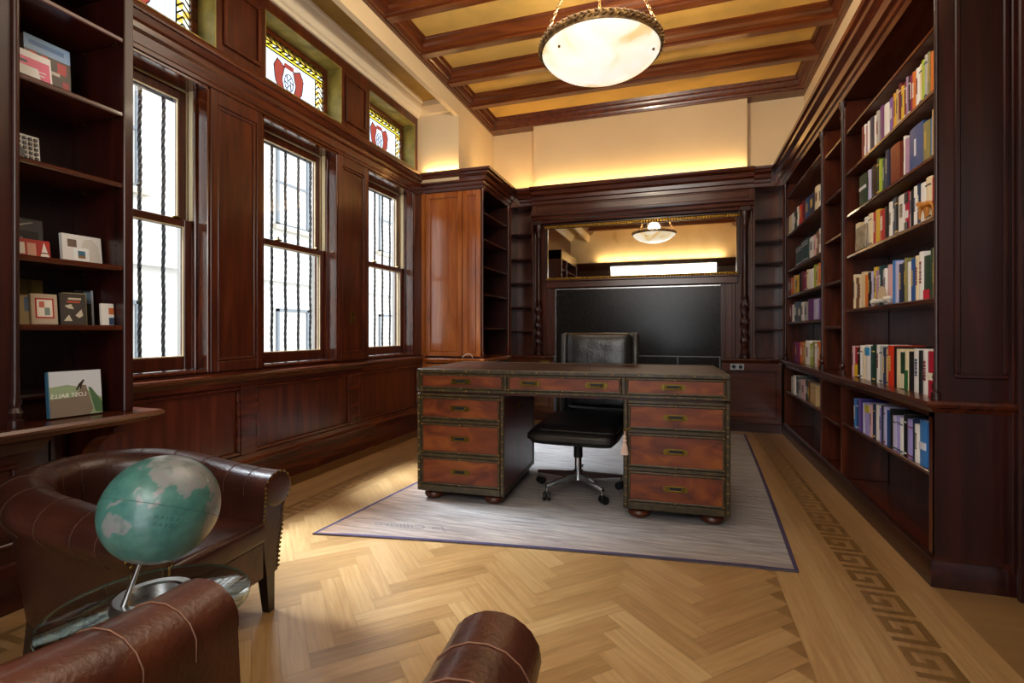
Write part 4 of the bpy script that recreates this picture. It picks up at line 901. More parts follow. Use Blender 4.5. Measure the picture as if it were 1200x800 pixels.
pr = [(0, -0.150)] + [(R * math.sin(a), -0.150 * math.cos(a) ** 1.3) for a in [PI / 2 * k / 14 for k in range(1, 14)]] + [(R, 0.0), (R - 0.012, 0.004), (R - 0.02, -0.004)] + [((R - 0.02) * math.sin(a), -0.138 * math.cos(a) ** 1.3) for a in [PI / 2 * k / 10 for k in range(9, 0, -1)]] + [(0, -0.138)]
m.lathe(pr, (0, 0, 0), 48); m.build('bowl', ala, pl, 60)
bronze = noisy('carved_bronze', [(0.3, '#4d3620'), (0.55, '#8a6a40'), (0.75, '#b9975c')], (1, 1, 1), 30, 3, 0.4, 0, 0.2, 0, 0.7)
m = MB(); m.lathe([(R - 0.006, -0.006), (R + 0.012, -0.006), (R + 0.018, 0.01), (R + 0.018, 0.036), (R + 0.008, 0.048), (R - 0.006, 0.048)], (0, 0, 0), 64)
for k in range(60):
    a = 2 * PI * k / 60
    for s_, zz in ((1, 0.014), (-1, 0.032)): m._merge((lambda t: (bmesh.ops.create_uvsphere(t, u_segments=8, v_segments=6, radius=0.017), t)[1])(bmesh.new()), Matrix.Translation(((R + 0.018) * math.cos(a), (R + 0.018) * math.sin(a), zz)) @ Matrix.Rotation(a, 4, 'Z') @ Matrix.Rotation(s_ * 0.6, 4, 'X') @ Matrix.Diagonal((0.45, 1.1, 0.5, 1)))
m.build('rim', bronze, pl, 60)
for k in range(3):
    a = math.radians(100) + 2 * PI * k / 3; m = MB()
    p0 = Vector((R * math.cos(a), R * math.sin(a), 0.06)); p1 = Vector((0.035 * math.cos(a), 0.035 * math.sin(a), 0.83)); n = 30
    for j in range(n):
        c0 = p0.lerp(p1, (j + 0.5) / n); d = (p1 - p0).normalized(); s1 = d.orthogonal().normalized(); s2 = d.cross(s1)
        if j % 2: s1, s2 = s2, s1
        m.tube([c0 + d * 0.019 * math.cos(t) + s1 * 0.008 * math.sin(t) for t in [2 * PI * q_ / 10 for q_ in range(10)]], 0.0028, 5, closed=True)
    m.build('chain', bronze, pl)
    m = MB(); a2 = a + 0.2; m.sphere((R * 0.9 * math.cos(a2), R * 0.9 * math.sin(a2), -0.062), 0.009, 8); m.build('finial', bronze, pl)
m = MB(); m.lathe([(0, 0.80), (0.04, 0.80), (0.05, 0.83), (0.03, 0.85), (0.08, 0.86), (0.09, 0.885), (0, 0.89)], (0, 0, 0), 24); m.cyl((0, 0, 0.83), (0, 0, 0.98), 0.012); m.build('canopy', bronze, pl)
light('pendant_bulb', 'POINT', (-0.50, 3.28, 3.06), 120, (1.0, 0.84, 0.60), size=0.10)

# ------------------------------------------------------------------ small wall fittings
def plate(name, label, cat_, x, y, z, axis, w, h, mat, kind):
    r = thing(name, label, cat_, (x, y, z), 0)
    M = Matrix.Identity(4) if axis == 'y' else Matrix.Rotation(PI / 2, 4, 'Z')      # built facing -y
    if axis == '+x': M = Matrix.Rotation(PI / 2, 4, 'Z')
    m = MB(); m.box(-w / 2, w / 2, -0.006, 0, -h / 2, h / 2, 0.002, 0, M); m.build('cover_plate', mat, r)
    if kind == 'outlet':
        for s_ in (-1, 1):
            m = MB(); m.cyl((s_ * w * 0.25, -0.0062, 0), (s_ * w * 0.25, -0.010, 0), h * 0.28, seg=16); m.build('socket', black_metal if mat is silver else brass, r)
    else:
        m = MB(); m.box(-0.006, 0.006, -0.016, -0.006, -0.014, 0.014, 0.002, 0, M); m.build('toggle', brass, r)
    return r
plate('outlet_plate', 'brass outlet plate on the cabinet left of the fireplace', 'outlet', -1.70, 6.4195, 0.738, 'y', 0.125, 0.075, brass, 'outlet')
plate('outlet_plate', 'silver outlet plate on the cabinet right of the fireplace', 'outlet', 0.60, 6.4195, 0.7435, 'y', 0.150, 0.075, silver, 'outlet')
plate('light_switch', 'brass light switch plate on the pier between the windows', 'light switch', XL + 0.0005, 4.11, 1.28, '+x', 0.075, 0.12, brass, 'switch')
m = MB(); m.tube([(-2.42, 5.418, 0.8478), (-2.405, 5.418, 0.868), (-2.37, 5.417, 0.890), (-2.33, 5.417, 0.893), (-2.30, 5.417, 0.878), (-2.29, 5.417, 0.8478)], 0.0035, 8)
o = m.build('cable', white_stuff); tag(o, 'short white cable looped on the corner cabinet ledge', 'cable')

# ------------------------------------------------------------------ rug
rug_m, N, L, b = mat_new('woven_rug')
tc = N.new('ShaderNodeTexCoord'); mp = N.new('ShaderNodeMapping'); mp.inputs['Scale'].default_value = (1.3, 16, 1); mp.inputs['Rotation'].default_value = (0, 0, math.radians(-5))
nz = N.new('ShaderNodeTexNoise'); nz.inputs['Scale'].default_value = 2.6; nz.inputs['Detail'].default_value = 9; nz.inputs['Roughness'].default_value = 0.68
r = ramp(N, [(0.30, hexc('#6f6a6a')), (0.48, hexc('#8f8b8b')), (0.62, hexc('#a6a2a0')), (0.75, hexc('#b4afab'))])
L.new(tc.outputs['Object'], mp.inputs[0]); L.new(mp.outputs[0], nz.inputs['Vector']); L.new(nz.outputs['Fac'], r.inputs[0])
# warm sand tint over the left side and, weaker, along the near edge
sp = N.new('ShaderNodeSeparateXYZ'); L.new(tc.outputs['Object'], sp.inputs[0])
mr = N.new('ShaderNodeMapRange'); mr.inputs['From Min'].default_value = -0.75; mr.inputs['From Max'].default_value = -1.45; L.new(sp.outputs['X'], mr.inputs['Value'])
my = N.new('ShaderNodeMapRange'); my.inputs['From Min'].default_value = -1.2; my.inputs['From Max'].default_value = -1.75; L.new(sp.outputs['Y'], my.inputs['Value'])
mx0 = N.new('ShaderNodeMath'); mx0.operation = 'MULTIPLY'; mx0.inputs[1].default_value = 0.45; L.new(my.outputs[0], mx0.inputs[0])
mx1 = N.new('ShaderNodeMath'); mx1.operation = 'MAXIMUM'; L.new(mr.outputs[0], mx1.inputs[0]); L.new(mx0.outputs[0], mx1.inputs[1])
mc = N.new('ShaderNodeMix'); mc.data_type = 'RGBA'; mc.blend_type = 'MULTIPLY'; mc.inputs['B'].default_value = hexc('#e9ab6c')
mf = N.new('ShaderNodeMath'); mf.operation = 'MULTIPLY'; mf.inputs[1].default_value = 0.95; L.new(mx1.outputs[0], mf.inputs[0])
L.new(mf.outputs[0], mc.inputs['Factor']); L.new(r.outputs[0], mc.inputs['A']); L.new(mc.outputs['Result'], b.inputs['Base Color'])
b.inputs['Roughness'].default_value = 0.9
bp = N.new('ShaderNodeBump'); bp.inputs['Strength'].default_value = 0.25; bp.inputs['Distance'].default_value = 0.004; L.new(nz.outputs['Fac'], bp.inputs['Height']); L.new(bp.outputs[0], b.inputs['Normal'])
RO = Vector((-0.65, 4.2, 0.0015))
RC = [Vector(p) for p in ((-1.985, 2.375), (0.527, 2.735), (0.665, 6.20), (-1.71, 6.00))]
def rug_edge():
    pts = []; n = 14
    for i in range(4):
        a, b_ = RC[i], RC[(i + 1) % 4]; d = (b_ - a); nn = Vector((d.y, -d.x)).normalized()
        bow = -0.035 if i == 0 else 0.012
        for k in range(n): t = k / n; pts.append(a.lerp(b_, t) + nn * bow * 4 * t * (1 - t))
    return pts
ed = rug_edge()
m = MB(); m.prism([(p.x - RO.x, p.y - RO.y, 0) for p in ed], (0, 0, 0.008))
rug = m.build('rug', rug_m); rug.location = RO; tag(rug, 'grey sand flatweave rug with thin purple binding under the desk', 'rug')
m = MB(); cen = sum((Vector(p) for p in RC), Vector((0, 0))) / 4; rings = []
inn = []
for i, p in enumerate(ed):
    a, b_ = ed[i - 1], ed[(i + 1) % len(ed)]; d = (b_ - a).normalized(); inn.append(p + Vector((-d.y, d.x)) * 0.022)
for i in range(len(ed)):
    j = (i + 1) % len(ed)
    m.poly([(ed[i].x - RO.x, ed[i].y - RO.y, 0.0088), (ed[j].x - RO.x, ed[j].y - RO.y, 0.0088), (inn[j].x - RO.x, inn[j].y - RO.y, 0.0088), (inn[i].x - RO.x, inn[i].y - RO.y, 0.0088)])
    m.poly([(ed[i].x - RO.x, ed[i].y - RO.y, 0), (ed[j].x - RO.x, ed[j].y - RO.y, 0), (ed[j].x - RO.x, ed[j].y - RO.y, 0.0088), (ed[i].x - RO.x, ed[i].y - RO.y, 0.0088)])
m.build('binding', plain('purple_binding', '#3a3150', 0.8), rug, 0)
ink = plain('faded_ink', '#6f6a70', 0.9)
t = text_mesh('script_lettering', 'Jo Cillioro', 0.085, ink, rug, True, 0.35, 0.0002); t.location = (-0.86, -1.575, 0.0088); t.rotation_euler = (0, 0, math.radians(7)); t.scale = (1.25, 0.8, 1)
m = MB()
def flat_line(pts, w=0.006):
    pts = [Vector(p) for p in pts]
    for a, b_ in zip(pts, pts[1:]):
        d = (b_ - a).normalized(); n_ = Vector((-d.y, d.x)) * w / 2
        m.poly([(*(a - n_), 0.0086), (*(b_ - n_), 0.0086), (*(b_ + n_), 0.0086), (*(a + n_), 0.0086)])
for k in range(3):                                   # postmark rings and long ruled strokes of the print
    flat_line([(-0.02 + (0.22 + 0.05 * k) * math.cos(a), -0.62 + (0.22 + 0.05 * k) * math.sin(a)) for a in [2 * PI * i / 40 for i in range(26 + 3 * k)]], 0.004)
    flat_line([(0.98 + (0.10 + 0.06 * k) * math.cos(a), -0.35 + (0.10 + 0.06 * k) * math.sin(a)) for a in [2 * PI * i / 30 for i in range(24)]], 0.005)
for k in range(7): flat_line([(0.35 + 0.02 * k, -1.25 + 0.12 * k), (1.05, -1.02 + 0.14 * k)], 0.004)
flat_line([(-1.22, -1.42), (1.05, -1.13)], 0.004)
po = m.build('printed_lines', ink, rug, 0)

# ------------------------------------------------------------------ desk
DX0, DW, DD, DH = -1.71, 1.97, 0.86, 0.900
FT = 0.0105                                            # stands on the rug
desk = thing('desk', 'large mahogany pedestal desk with studded borders on the rug', 'desk', (DX0, 3.10, 0), math.radians(3.0))
red_w = noisy('burl_drawer_front', [(0.28, '#461805'), (0.48, '#71300a'), (0.68, '#8f4b12')], (1.2, 3, 3), 3.2, 6, 0.42, 0.0, 0.03, 1.2)
side_w = noisy('dark_red_desk_side', [(0.3, '#3a0d09'), (0.6, '#5c1810')], (8, 8, 1), 2.5, 5, 0.4, 0.1)
trimL = noisy('olive_leather_border', [(0.3, '#2b210f'), (0.55, '#3e3218'), (0.75, '#524321')], (1, 1, 1), 26, 4, 0.42, 0.1, 0.1)
top_l = noisy('dark_leather_top', [(0.3, '#2a140c'), (0.7, '#3d1e11')], (1, 1, 1), 12, 4, 0.42, 0.1, 0.05)
foot_w = noisy('turned_foot', [(0.3, '#3d1a0a'), (0.7, '#5e2c12')], (1, 1, 1), 8, 4, 0.4)
stud = plain('gilt_stud', '#b08d45', 0.3, 1.0)
def handle(parent, x, y, z, w=0.105, h=0.036):
    m = MB()
    m.box(x - w / 2, x + w / 2, y - 0.004, y, z - h / 2, z + h / 2, 0.0035)
    m.cyl((x - w / 2, y - 0.004, z), (x - w / 2, y, z), h / 2.0, seg=16); m.cyl((x + w / 2, y - 0.004, z), (x + w / 2, y, z), h / 2.0, seg=16)
    m.box(x - w * 0.34, x + w * 0.34, y - 0.0046, y - 0.0038, z - h * 0.30, z + h * 0.30, 0, 1)
    m.tube([(x - w * 0.36, y - 0.004, z + h * 0.2), (x - w * 0.36, y - 0.009, z + h * 0.05), (x - w * 0.32, y - 0.011, z - h * 0.22), (x + w * 0.32, y - 0.011, z - h * 0.22), (x + w * 0.36, y - 0.009, z + h * 0.05), (x + w * 0.36, y - 0.004, z + h * 0.2)], 0.0032, 8)
    return m.build('handle', [brass, black_metal], parent)
def drawer(x0, x1, z0, z1, hs):
    m = MB(); m.box(x0, x1, -0.004, 0.02, z0, z1, 0.003)
    d = m.build('drawer', red_w, desk)
    b_ = MB(); w = 0.013
    for (p, q_, r_, s_) in ((x0, x1, z0, z0 + w), (x0, x1, z1 - w, z1), (x0, x0 + w, z0 + w, z1 - w), (x1 - w, x1, z0 + w, z1 - w)): b_.box(p, q_, -0.012, -0.002, r_, s_, 0.004)
    b_.build('border', trimL, d)
    for hx in hs: handle(d, hx, -0.004, (z0 + z1) / 2)
    st = MB()
    for xx in (x0 + 0.006, (x0 + x1) / 2, x1 - 0.006):
        for zz in (z0 + 0.006, z1 - 0.006): st.sphere((xx, -0.012, zz), 0.0042, 8)
    st.build('stud', stud, d)
PEDS = [(0.0, 0.605), (1.375, DW)]
ZB, ZP = FT + 0.062, 0.735
for x0, x1 in PEDS:
    m = MB(); m.box(x0, x1, 0.0, DD, ZB, ZP, 0.004); m.build('pedestal', side_w, desk)
    m = MB()
    for xx in (x0 - 0.006, x1 - 0.022): m.box(xx, xx + 0.028, -0.010, 0.012, ZB, ZP, 0.006)
    for z0, z1 in ((ZB, ZB + 0.045), (0.305, 0.33), (0.535, 0.56), (ZP - 0.022, ZP)): m.box(x0 + 0.020, x1 - 0.020, -0.010, 0.012, z0, z1, 0.005)
    for xx in (x0 - 0.006, x1 - 0.016): m.box(xx, xx + 0.022, 0.012, DD + 0.006, ZB, ZB + 0.03, 0.004); m.box(xx, xx + 0.022, DD - 0.016, DD + 0.006, ZB + 0.03, ZP, 0.004); m.box(xx, xx + 0.022, 0.012, DD - 0.016, ZP - 0.022, ZP, 0.004)
    m.build('edge_border', trimL, desk)
    for z0, z1 in ((ZB + 0.048, 0.302), (0.333, 0.532), (0.563, ZP - 0.025)): drawer(x0 + 0.024, x1 - 0.024, z0, z1, [(x0 + x1) / 2])
    st = MB()
    for k in range(12):
        zz = ZB + 0.03 + k * (ZP - ZB - 0.06) / 11
        for xx in (x0 + 0.008, x1 - 0.008): st.sphere((xx, -0.011, zz), 0.0045, 8)
    st.build('studs', stud, desk)['kind'] = 'stuff'
    for fx in (x0 + 0.085, x1 - 0.085):
        for fy in (0.075, DD - 0.075):
            m = MB(); m.lathe([(0, FT), (0.042, FT), (0.062, FT + 0.012), (0.068, FT + 0.028), (0.062, FT + 0.044), (0.042, FT + 0.054), (0.044, FT + 0.061), (0, FT + 0.0618)], (fx, fy, 0), 24); m.build('bun_foot', foot_w, desk)
m = MB(); m.box(0.0, DW, 0.0, DD, 0.748, DH - 0.012, 0.003); m.box(0.02, DW - 0.02, 0.015, DD - 0.015, ZP - 0.002, 0.75); m.build('top_carcass', side_w, desk)
m = MB()
m.box(-0.008, DW + 0.008, -0.012, 0.014, DH - 0.030, DH, 0.006); m.box(-0.008, DW + 0.008, DD - 0.014, DD + 0.012, DH - 0.030, DH, 0.006); m.box(-0.008, 0.018, 0.014, DD - 0.014, DH - 0.030, DH, 0.006); m.box(DW - 0.018, DW + 0.008, 0.014, DD - 0.014, DH - 0.030, DH, 0.006)
m.box(-0.008, DW + 0.008, -0.012, 0.014, 0.745, 0.765, 0.005)
for xx in (-0.008, 0.605, 1.358, DW - 0.018): m.box(xx, xx + 0.026, -0.012, 0.012, 0.762, DH - 0.028, 0.005)
for xx in (-0.008, DW - 0.006): m.box(xx, xx + 0.014, 0.0, DD + 0.01, 0.745, 0.765, 0.004); m.box(xx, xx + 0.014, DD - 0.014, DD + 0.01, 0.765, DH - 0.02, 0.004)
m.build('top_border', trimL, desk)
m = MB(); m.box(0.016, DW - 0.016, 0.012, DD - 0.012, DH - 0.014, DH - 0.003, 0.002); m.build('leather_top', top_l, desk)
st = MB()
for k in range(13): st.sphere((0.03 + k * (DW - 0.06) / 12, -0.013, 0.755), 0.0045, 8); st.sphere((0.03 + k * (DW - 0.06) / 12, -0.013, DH - 0.014), 0.0045, 8)
st.build('studs', stud, desk)['kind'] = 'stuff'
drawer(0.020, 0.603, 0.767, DH - 0.032, [0.31]); drawer(0.633, 1.356, 0.767, DH - 0.032, [0.78, 1.205]); drawer(1.386, DW - 0.020, 0.767, DH - 0.032, [1.66])
handle_plate = MB(); handle_plate.cyl((0.6052, 0.42, 0.62), (0.611, 0.42, 0.62), 0.035, seg=20); handle_plate.tube([(0.612, 0.42 + 0.025 * math.cos(a), 0.612 + 0.025 * math.sin(a)) for a in [2 * PI * k / 14 for k in range(14)]], 0.003, 6, closed=True); handle_plate.build('ring_pull', brass, desk)

# key tassel hanging on the right pedestal
th_ = math.radians(3.0)
def desk_pt(x, y, z): return (DX0 + x * math.cos(th_) - y * math.sin(th_), 3.10 + x * math.sin(th_) + y * math.cos(th_), z)
tas = thing('key_tassel', 'pale pink silk tassel hanging from a key in the right pedestal', 'tassel', desk_pt(1.405, -0.016, 0.565), th_)
m = MB(); m.tube([(0.03, 0.001, 0.004), (0.012, -0.012, 0.002), (-0.018, -0.014, -0.006)], 0.0035, 8); m.tube([(-0.024 + 0.010 * math.cos(a), -0.014, -0.008 + 0.010 * math.sin(a)) for a in [2 * PI * k / 12 for k in range(12)]], 0.003, 6, closed=True); m.build('key', brass, tas)
silk = plain('pale_silk', '#dcbfae', 0.6)
m = MB(); m.tube([(-0.024, -0.014, -0.016), (-0.026, -0.016, -0.045)], 0.0035, 8); m.build('cord', silk, tas)
m = MB(); m.lathe([(0, -0.04), (0.008, -0.042), (0.011, -0.052), (0.007, -0.062), (0.012, -0.07), (0.012, -0.078), (0.007, -0.084), (0, -0.084)], (-0.026, -0.018, 0), 14); m.build('tassel_head', silk, tas)
m = MB(); m.lathe([(0, -0.082), (0.008, -0.084), (0.014, -0.105), (0.021, -0.150), (0.022, -0.156), (0, -0.153)], (-0.026, -0.022, 0), 32, 0, None, lambda r, z, a: r * (1 + 0.10 * math.sin(11 * a))); m.build('tassel_skirt', silk, tas)

# ------------------------------------------------------------------ office chair
def cushion(mb, c, sx, sy, sz, axis='z', cuts=14, p=4, soft=0.35, M=None, mat=0, wrinkle=0.0):
    """a stuffed cushion: a box whose thickness (axis) swells from rounded edges"""
    t = bmesh.new(); bmesh.ops.create_cube(t, size=2); bmesh.ops.subdivide_edges(t, edges=t.edges[:], cuts=cuts, use_grid_fill=True)
    for v in t.verts:
        u = [v.co.x, v.co.y, v.co.z]; k = {'x': 0, 'y': 1, 'z': 2}[axis]; o1, o2 = [i for i in range(3) if i != k]
        f = max(0.0, (1 - abs(u[o1]) ** p)) * max(0.0, (1 - abs(u[o2]) ** p)); f = f ** soft
        rr = 1 - 0.06 * (abs(u[o1]) * abs(u[o2])) ** 6
        edge = 0.22
        u[k] = u[k] * (edge + (1 - edge) * f)
        if wrinkle: u[k] += wrinkle * f * math.sin(9 * u[o1] + 3 * u[o2]) * math.cos(5 * u[o2] - 4 * u[o1])
        u[o1] *= rr; u[o2] *= rr
        v.co = Vector((c[0] + u[0] * sx / 2, c[1] + u[1] * sy / 2, c[2] + u[2] * sz / 2))
    mb._merge(t, M, mat)
lea_b = noisy('black_leather', [(0.3, '#121212'), (0.7, '#242322')], (1, 1, 1), 18, 5, 0.34, 0.15, 0.25, 0, 0, 'Object', 60)
lea_g = noisy('charcoal_leather', [(0.3, '#232221'), (0.7, '#34322f')], (1, 1, 1), 18, 5, 0.4, 0.1, 0.2, 0, 0, 'Object', 60)
chrome = plain('chrome', '#c9c9c9', 0.12, 1.0)
oc = thing('office_chair', 'black leather swivel office chair on chrome five-star base behind desk', 'chair', (-0.71, 3.62, FT + 0.0005), math.radians(-1))
m = MB(); M_s = Matrix.Rotation(math.radians(2), 4, 'X')
cushion(m, (0.0, 0.09, 0.43), 0.63, 0.74, 0.12, 'z', 14, 6, 0.3, M_s); so = m.build('seat', lea_b, oc, 60)
m = MB(); cushion(m, (0.02, 0.07, 0.475), 0.58, 0.62, 0.07, 'z', 14, 5, 0.35, M_s, 0, 0.01); m.build('seat_pad', lea_b, so, 60)
MBk = Matrix.Translation((0.055, 0.515, 0.45)) @ Matrix.Rotation(math.radians(-5), 4, 'X')
m = MB(); m.box(-0.315, 0.315, 0.0, 0.06, 0.0, 0.685, 0.022, 0, MBk, 3); bo = m.build('backrest', lea_g, oc, 60)
m = MB()
for s_ in (-1, 1):
    m = MB(); m.box(s_ * 0.29 - 0.025, s_ * 0.29 + 0.025, -0.035, 0.03, 0.02, 0.68, 0.02, 0, MBk, 3); m.build('side_bolster', lea_g, bo, 60)
m = MB(); cushion(m, (0, -0.01, 0.52), 0.53, 0.15, 0.32, 'y', 18, 5, 0.4, MBk, 0, 0.015); m.build('back_cushion', lea_b, bo, 60)
m = MB(); cushion(m, (0, -0.005, 0.21), 0.53, 0.13, 0.30, 'y', 18, 5, 0.4, MBk, 0, 0.012); m.build('back_cushion', lea_b, bo, 60)
m = MB(); m.box(0.02, 0.08, 0.30, 0.575, 0.362, 0.377, 0.004); m.box(0.02, 0.08, 0.572, 0.588, 0.362, 0.75, 0.004); m.build('back_bracket', chrome, oc)
m = MB(); m.cyl((0, 0, 0.13), (0, 0, 0.36), 0.026, seg=20); m.cyl((0, 0, 0.24), (0, 0, 0.35), 0.032, seg=20, mat=1); m.box(-0.10, 0.10, -0.08, 0.12, 0.355, 0.385, 0.006, 1); m.build('gas_column', [chrome, black_metal], oc)
m = MB(); m.cyl((0, 0, 0.085), (0, 0, 0.145), 0.045, 0.036, seg=24); m.build('hub', chrome, oc)
for k in range(5):
    a = math.radians(-120 + 72 * k); M = Matrix.Rotation(a, 4, 'Z')
    m = MB(); t = bmesh.new(); pr = []
    for (x, w, z0, z1) in ((0.03, 0.022, 0.085, 0.135), (0.20, 0.016, 0.088, 0.118), (0.325, 0.012, 0.088, 0.104)): pr.append([t.verts.new((x, -w, z0)), t.verts.new((x, w, z0)), t.verts.new((x, w * 0.7, z1)), t.verts.new((x, -w * 0.7, z1))])
    for A, B in zip(pr, pr[1:]):
        for j in range(4): t.faces.new((A[j], A[(j + 1) % 4], B[(j + 1) % 4], B[j]))
    t.faces.new(pr[0]); t.faces.new(pr[-1][::-1]); m._merge(t, M); ar = m.build('base_arm', chrome, oc)
    m = MB(); m.cyl((0.335, 0, 0.05), (0.335, 0, 0.092), 0.008, seg=12, M=None) if False else m.cyl(M @ Vector((0.315, 0, 0.05)), M @ Vector((0.315, 0, 0.092)), 0.008, seg=12); m.build('caster_stem', chrome, ar)
    m = MB(); Mc = M @ Matrix.Translation((0.315, 0, 0)) @ Matrix.Rotation(math.radians(40 + 50 * k), 4, 'Z')
    for s_ in (-1, 1): m.cyl(Mc @ Vector((0.012, s_ * 0.007, 0.027)), Mc @ Vector((0.012, s_ * 0.026, 0.027)), 0.0265, seg=20)
    m.box(-0.012, 0.022, -0.022, 0.022, 0.03, 0.057, 0.006, 0, Mc); m.build('caster', black_metal, ar)

# ------------------------------------------------------------------ leather tub chairs
lea_br = noisy('brown_leather', [(0.25, '#2a1208'), (0.48, '#461f10'), (0.70, '#66331a'), (0.85, '#7a4426')], (1, 1, 1), 5, 7, 0.36, 0.15, 0.18, 0.6, 0, 'Object', 90)
lea_shaded = noisy('shaded_brown_leather', [(0.25, '#24100a'), (0.5, '#391a10'), (0.75, '#512819')], (1, 1, 1), 5, 7, 0.36, 0.15, 0.18, 0.6, 0, 'Object', 90)  # the same brown leather, shade put into its colour for the left chair
thread = plain('pale_stitching', '#7d5640', 0.7); thread_dk = plain('brown_stitching', '#432618', 0.7)
leg_w = plain('ebonised_wood', '#1d0f09', 0.3, 0, 0.3)
def tub_chair(label, loc, rz, leather, group=None, hs=1.0):
    root = thing('tub_chair', label, 'armchair', loc, rz, group)
    Rr, yf, yc = 0.285, 0.335, -0.06
    path = []                                           # roll centre line: right arm, round the back, left arm
    nA, nB = 8, 22
    for k in range(nA): path.append((Rr, yf + (yc - yf) * k / nA))
    for k in range(nB + 1): a = PI * k / nB; path.append((Rr * math.cos(a), yc - (Rr + 0.06) * math.sin(a)))
    for k in range(1, nA + 1): path.append((-Rr, yc + (yf - yc) * k / nA))
    n = len(path)
    def height(y): t = (yf - y) / (yf - yc + Rr + 0.06); t = max(0, min(1, t)); return hs * (0.505 + 0.075 * (t * t * (3 - 2 * t)))
    def section(H):
        s_ = [(-0.075, 0.25), (-0.085, 0.40), (-0.075, H - 0.02)]
        for k in range(11): a = math.radians(165 - k * 21); s_.append((0.002 + 0.080 * math.cos(a), H + 0.072 * math.sin(a)))
        s_ += [(0.040, H - 0.075), (0.028, H - 0.16), (0.010, 0.26), (0.0, 0.17), (-0.06, 0.165)]
        return s_
    m = MB(); t = bmesh.new(); rings = []; frames = []
    for i, (x, y) in enumerate(path):
        a = path[max(0, i - 1)]; b_ = path[min(n - 1, i + 1)]; d = Vector((b_[0] - a[0], b_[1] - a[1])).normalized(); nn = Vector((-d.y, d.x)) * -1
        if nn.dot(Vector((x, y - yc if y < yc else 0))) < 0: nn = -nn
        H = height(y); frames.append((Vector((x, y)), nn, d, H))
        rings.append([t.verts.new((x + nn.x * o, y + nn.y * o, z)) for o, z in section(H)])
    kk = len(rings[0])
    for A, B in zip(rings, rings[1:]):
        for j in range(kk): t.faces.new((A[j], A[(j + 1) % kk], B[(j + 1) % kk], B[j]))
    t.faces.new(rings[0][::-1]); t.faces.new(rings[-1]); m._merge(t)
    # rounded front ends of the rolls
    for i in (0, n - 1):
        p, nn, d, H = frames[i]
        m.sphere((p.x + nn.x * 0.002, p.y, H), 0.076, 20, 0, (1.04, 0.14, 0.95))
    shell = m.build('shell', leather, root, 50)
    # stitched seams across the roll
    for i in [2, 4, 7, 10, 13, 16, 19, 22, 25, 28, 31, 34, 36]:
        if i >= n: continue
        p, nn, d, H = frames[i]; sec = section(H)[2:15]
        m = MB(); m.tube([(p.x + nn.x * o * 1.012, p.y + nn.y * o * 1.012, H + (z - H) * 1.02) for o, z in sec], 0.0013, 6); m.build('seam', thread if leather is lea_br else thread_dk, shell)
    # nail heads down each arm front
    for i in ((0, n - 1) if leather is lea_shaded else ()):
        p, nn, d, H = frames[i]; m = MB(); sec = section(H); outline = [(o, z) for o, z in sec[1:18]]
        for j in range(len(outline) - 1):
            (o0, z0), (o1, z1) = outline[j], outline[j + 1]; ln = math.hypot(o1 - o0, z1 - z0); c = max(1, int(ln / 0.016))
            for q_ in range(c): s_ = q_ / c; oo, zz = o0 + (o1 - o0) * s_, z0 + (z1 - z0) * s_; m.sphere((p.x + nn.x * (oo * 0.93 - 0.001), p.y + 0.004, H + (zz - H) * (0.95 if zz > H - 0.07 else 1.0)), 0.0055, 8, 0, (1, 0.7, 1))
        m.build('nail_trim', brass, shell)['kind'] = 'stuff'
    # tufted buttons inside the back
    for i in (13, 16, 19, 22, 25):
        p, nn, d, H = frames[min(i, n - 1)]
        m = MB(); m.sphere((p.x - nn.x * 0.082, p.y - nn.y * 0.082, H - 0.13), 0.011, 10); m.build('button', leather, shell)
        m = MB(); m.tube([(p.x - nn.x * 0.081, p.y - nn.y * 0.081, H - 0.12), (p.x - nn.x * 0.079, p.y - nn.y * 0.079, H - 0.03)], 0.004, 6); m.build('pleat', leather, shell)
    m = MB(); outl = [(0.205, 0.345), (-0.205, 0.345)] + [(-0.205, -0.05)] + [(0.205 * math.cos(a), -0.06 - 0.255 * math.sin(a)) for a in [PI - PI * k / 14 for k in range(15)]]
    m.prism([(x, y, 0.30) for x, y in outl], (0, 0, 0.10)); t2 = m.bm; bmesh.ops.bevel(t2, geom=[e for e in t2.edges if abs(e.verts[0].co.z - e.verts[1].co.z) < 1e-4], offset=0.03, segments=4, profile=0.5, affect='EDGES')
    m.build('seat_cushion', leather, root, 50)
    m = MB(); m.box(-0.21, 0.21, -0.30, 0.338, 0.165, 0.318, 0.01); m.build('seat_rail', leather, root)
    for x, y, dx, dy in ((0.27, 0.29, 0.004, 0.01), (-0.27, 0.29, -0.004, 0.01), (0.18, -0.27, 0.01, -0.03), (-0.18, -0.27, -0.01, -0.03)):
        m = MB(); t = bmesh.new(); A = [t.verts.new((x + sx * 0.024, y + sy * 0.024, 0.175)) for sx, sy in ((-1, -1), (1, -1), (1, 1), (-1, 1))]; B = [t.verts.new((x + dx + sx * 0.016, y + dy + sy * 0.016, 0.0015)) for sx, sy in ((-1, -1), (1, -1), (1, 1), (-1, 1))]
        for j in range(4): t.faces.new((A[j], A[(j + 1) % 4], B[(j + 1) % 4], B[j]))
        t.faces.new(A[::-1]); t.faces.new(B); m._merge(t); m.build('leg', leg_w, root)
    return root
tub_chair('brown leather tub armchair with studded arms behind the globe', (-1.90, 1.38, 0), math.radians(-90 + 4), lea_shaded, 'pair of leather tub chairs')
tub_chair('brown leather tub chair seen from behind at bottom of frame', (-0.545, 0.44, 0), math.radians(7), lea_br, 'pair of leather tub chairs', 1.2)

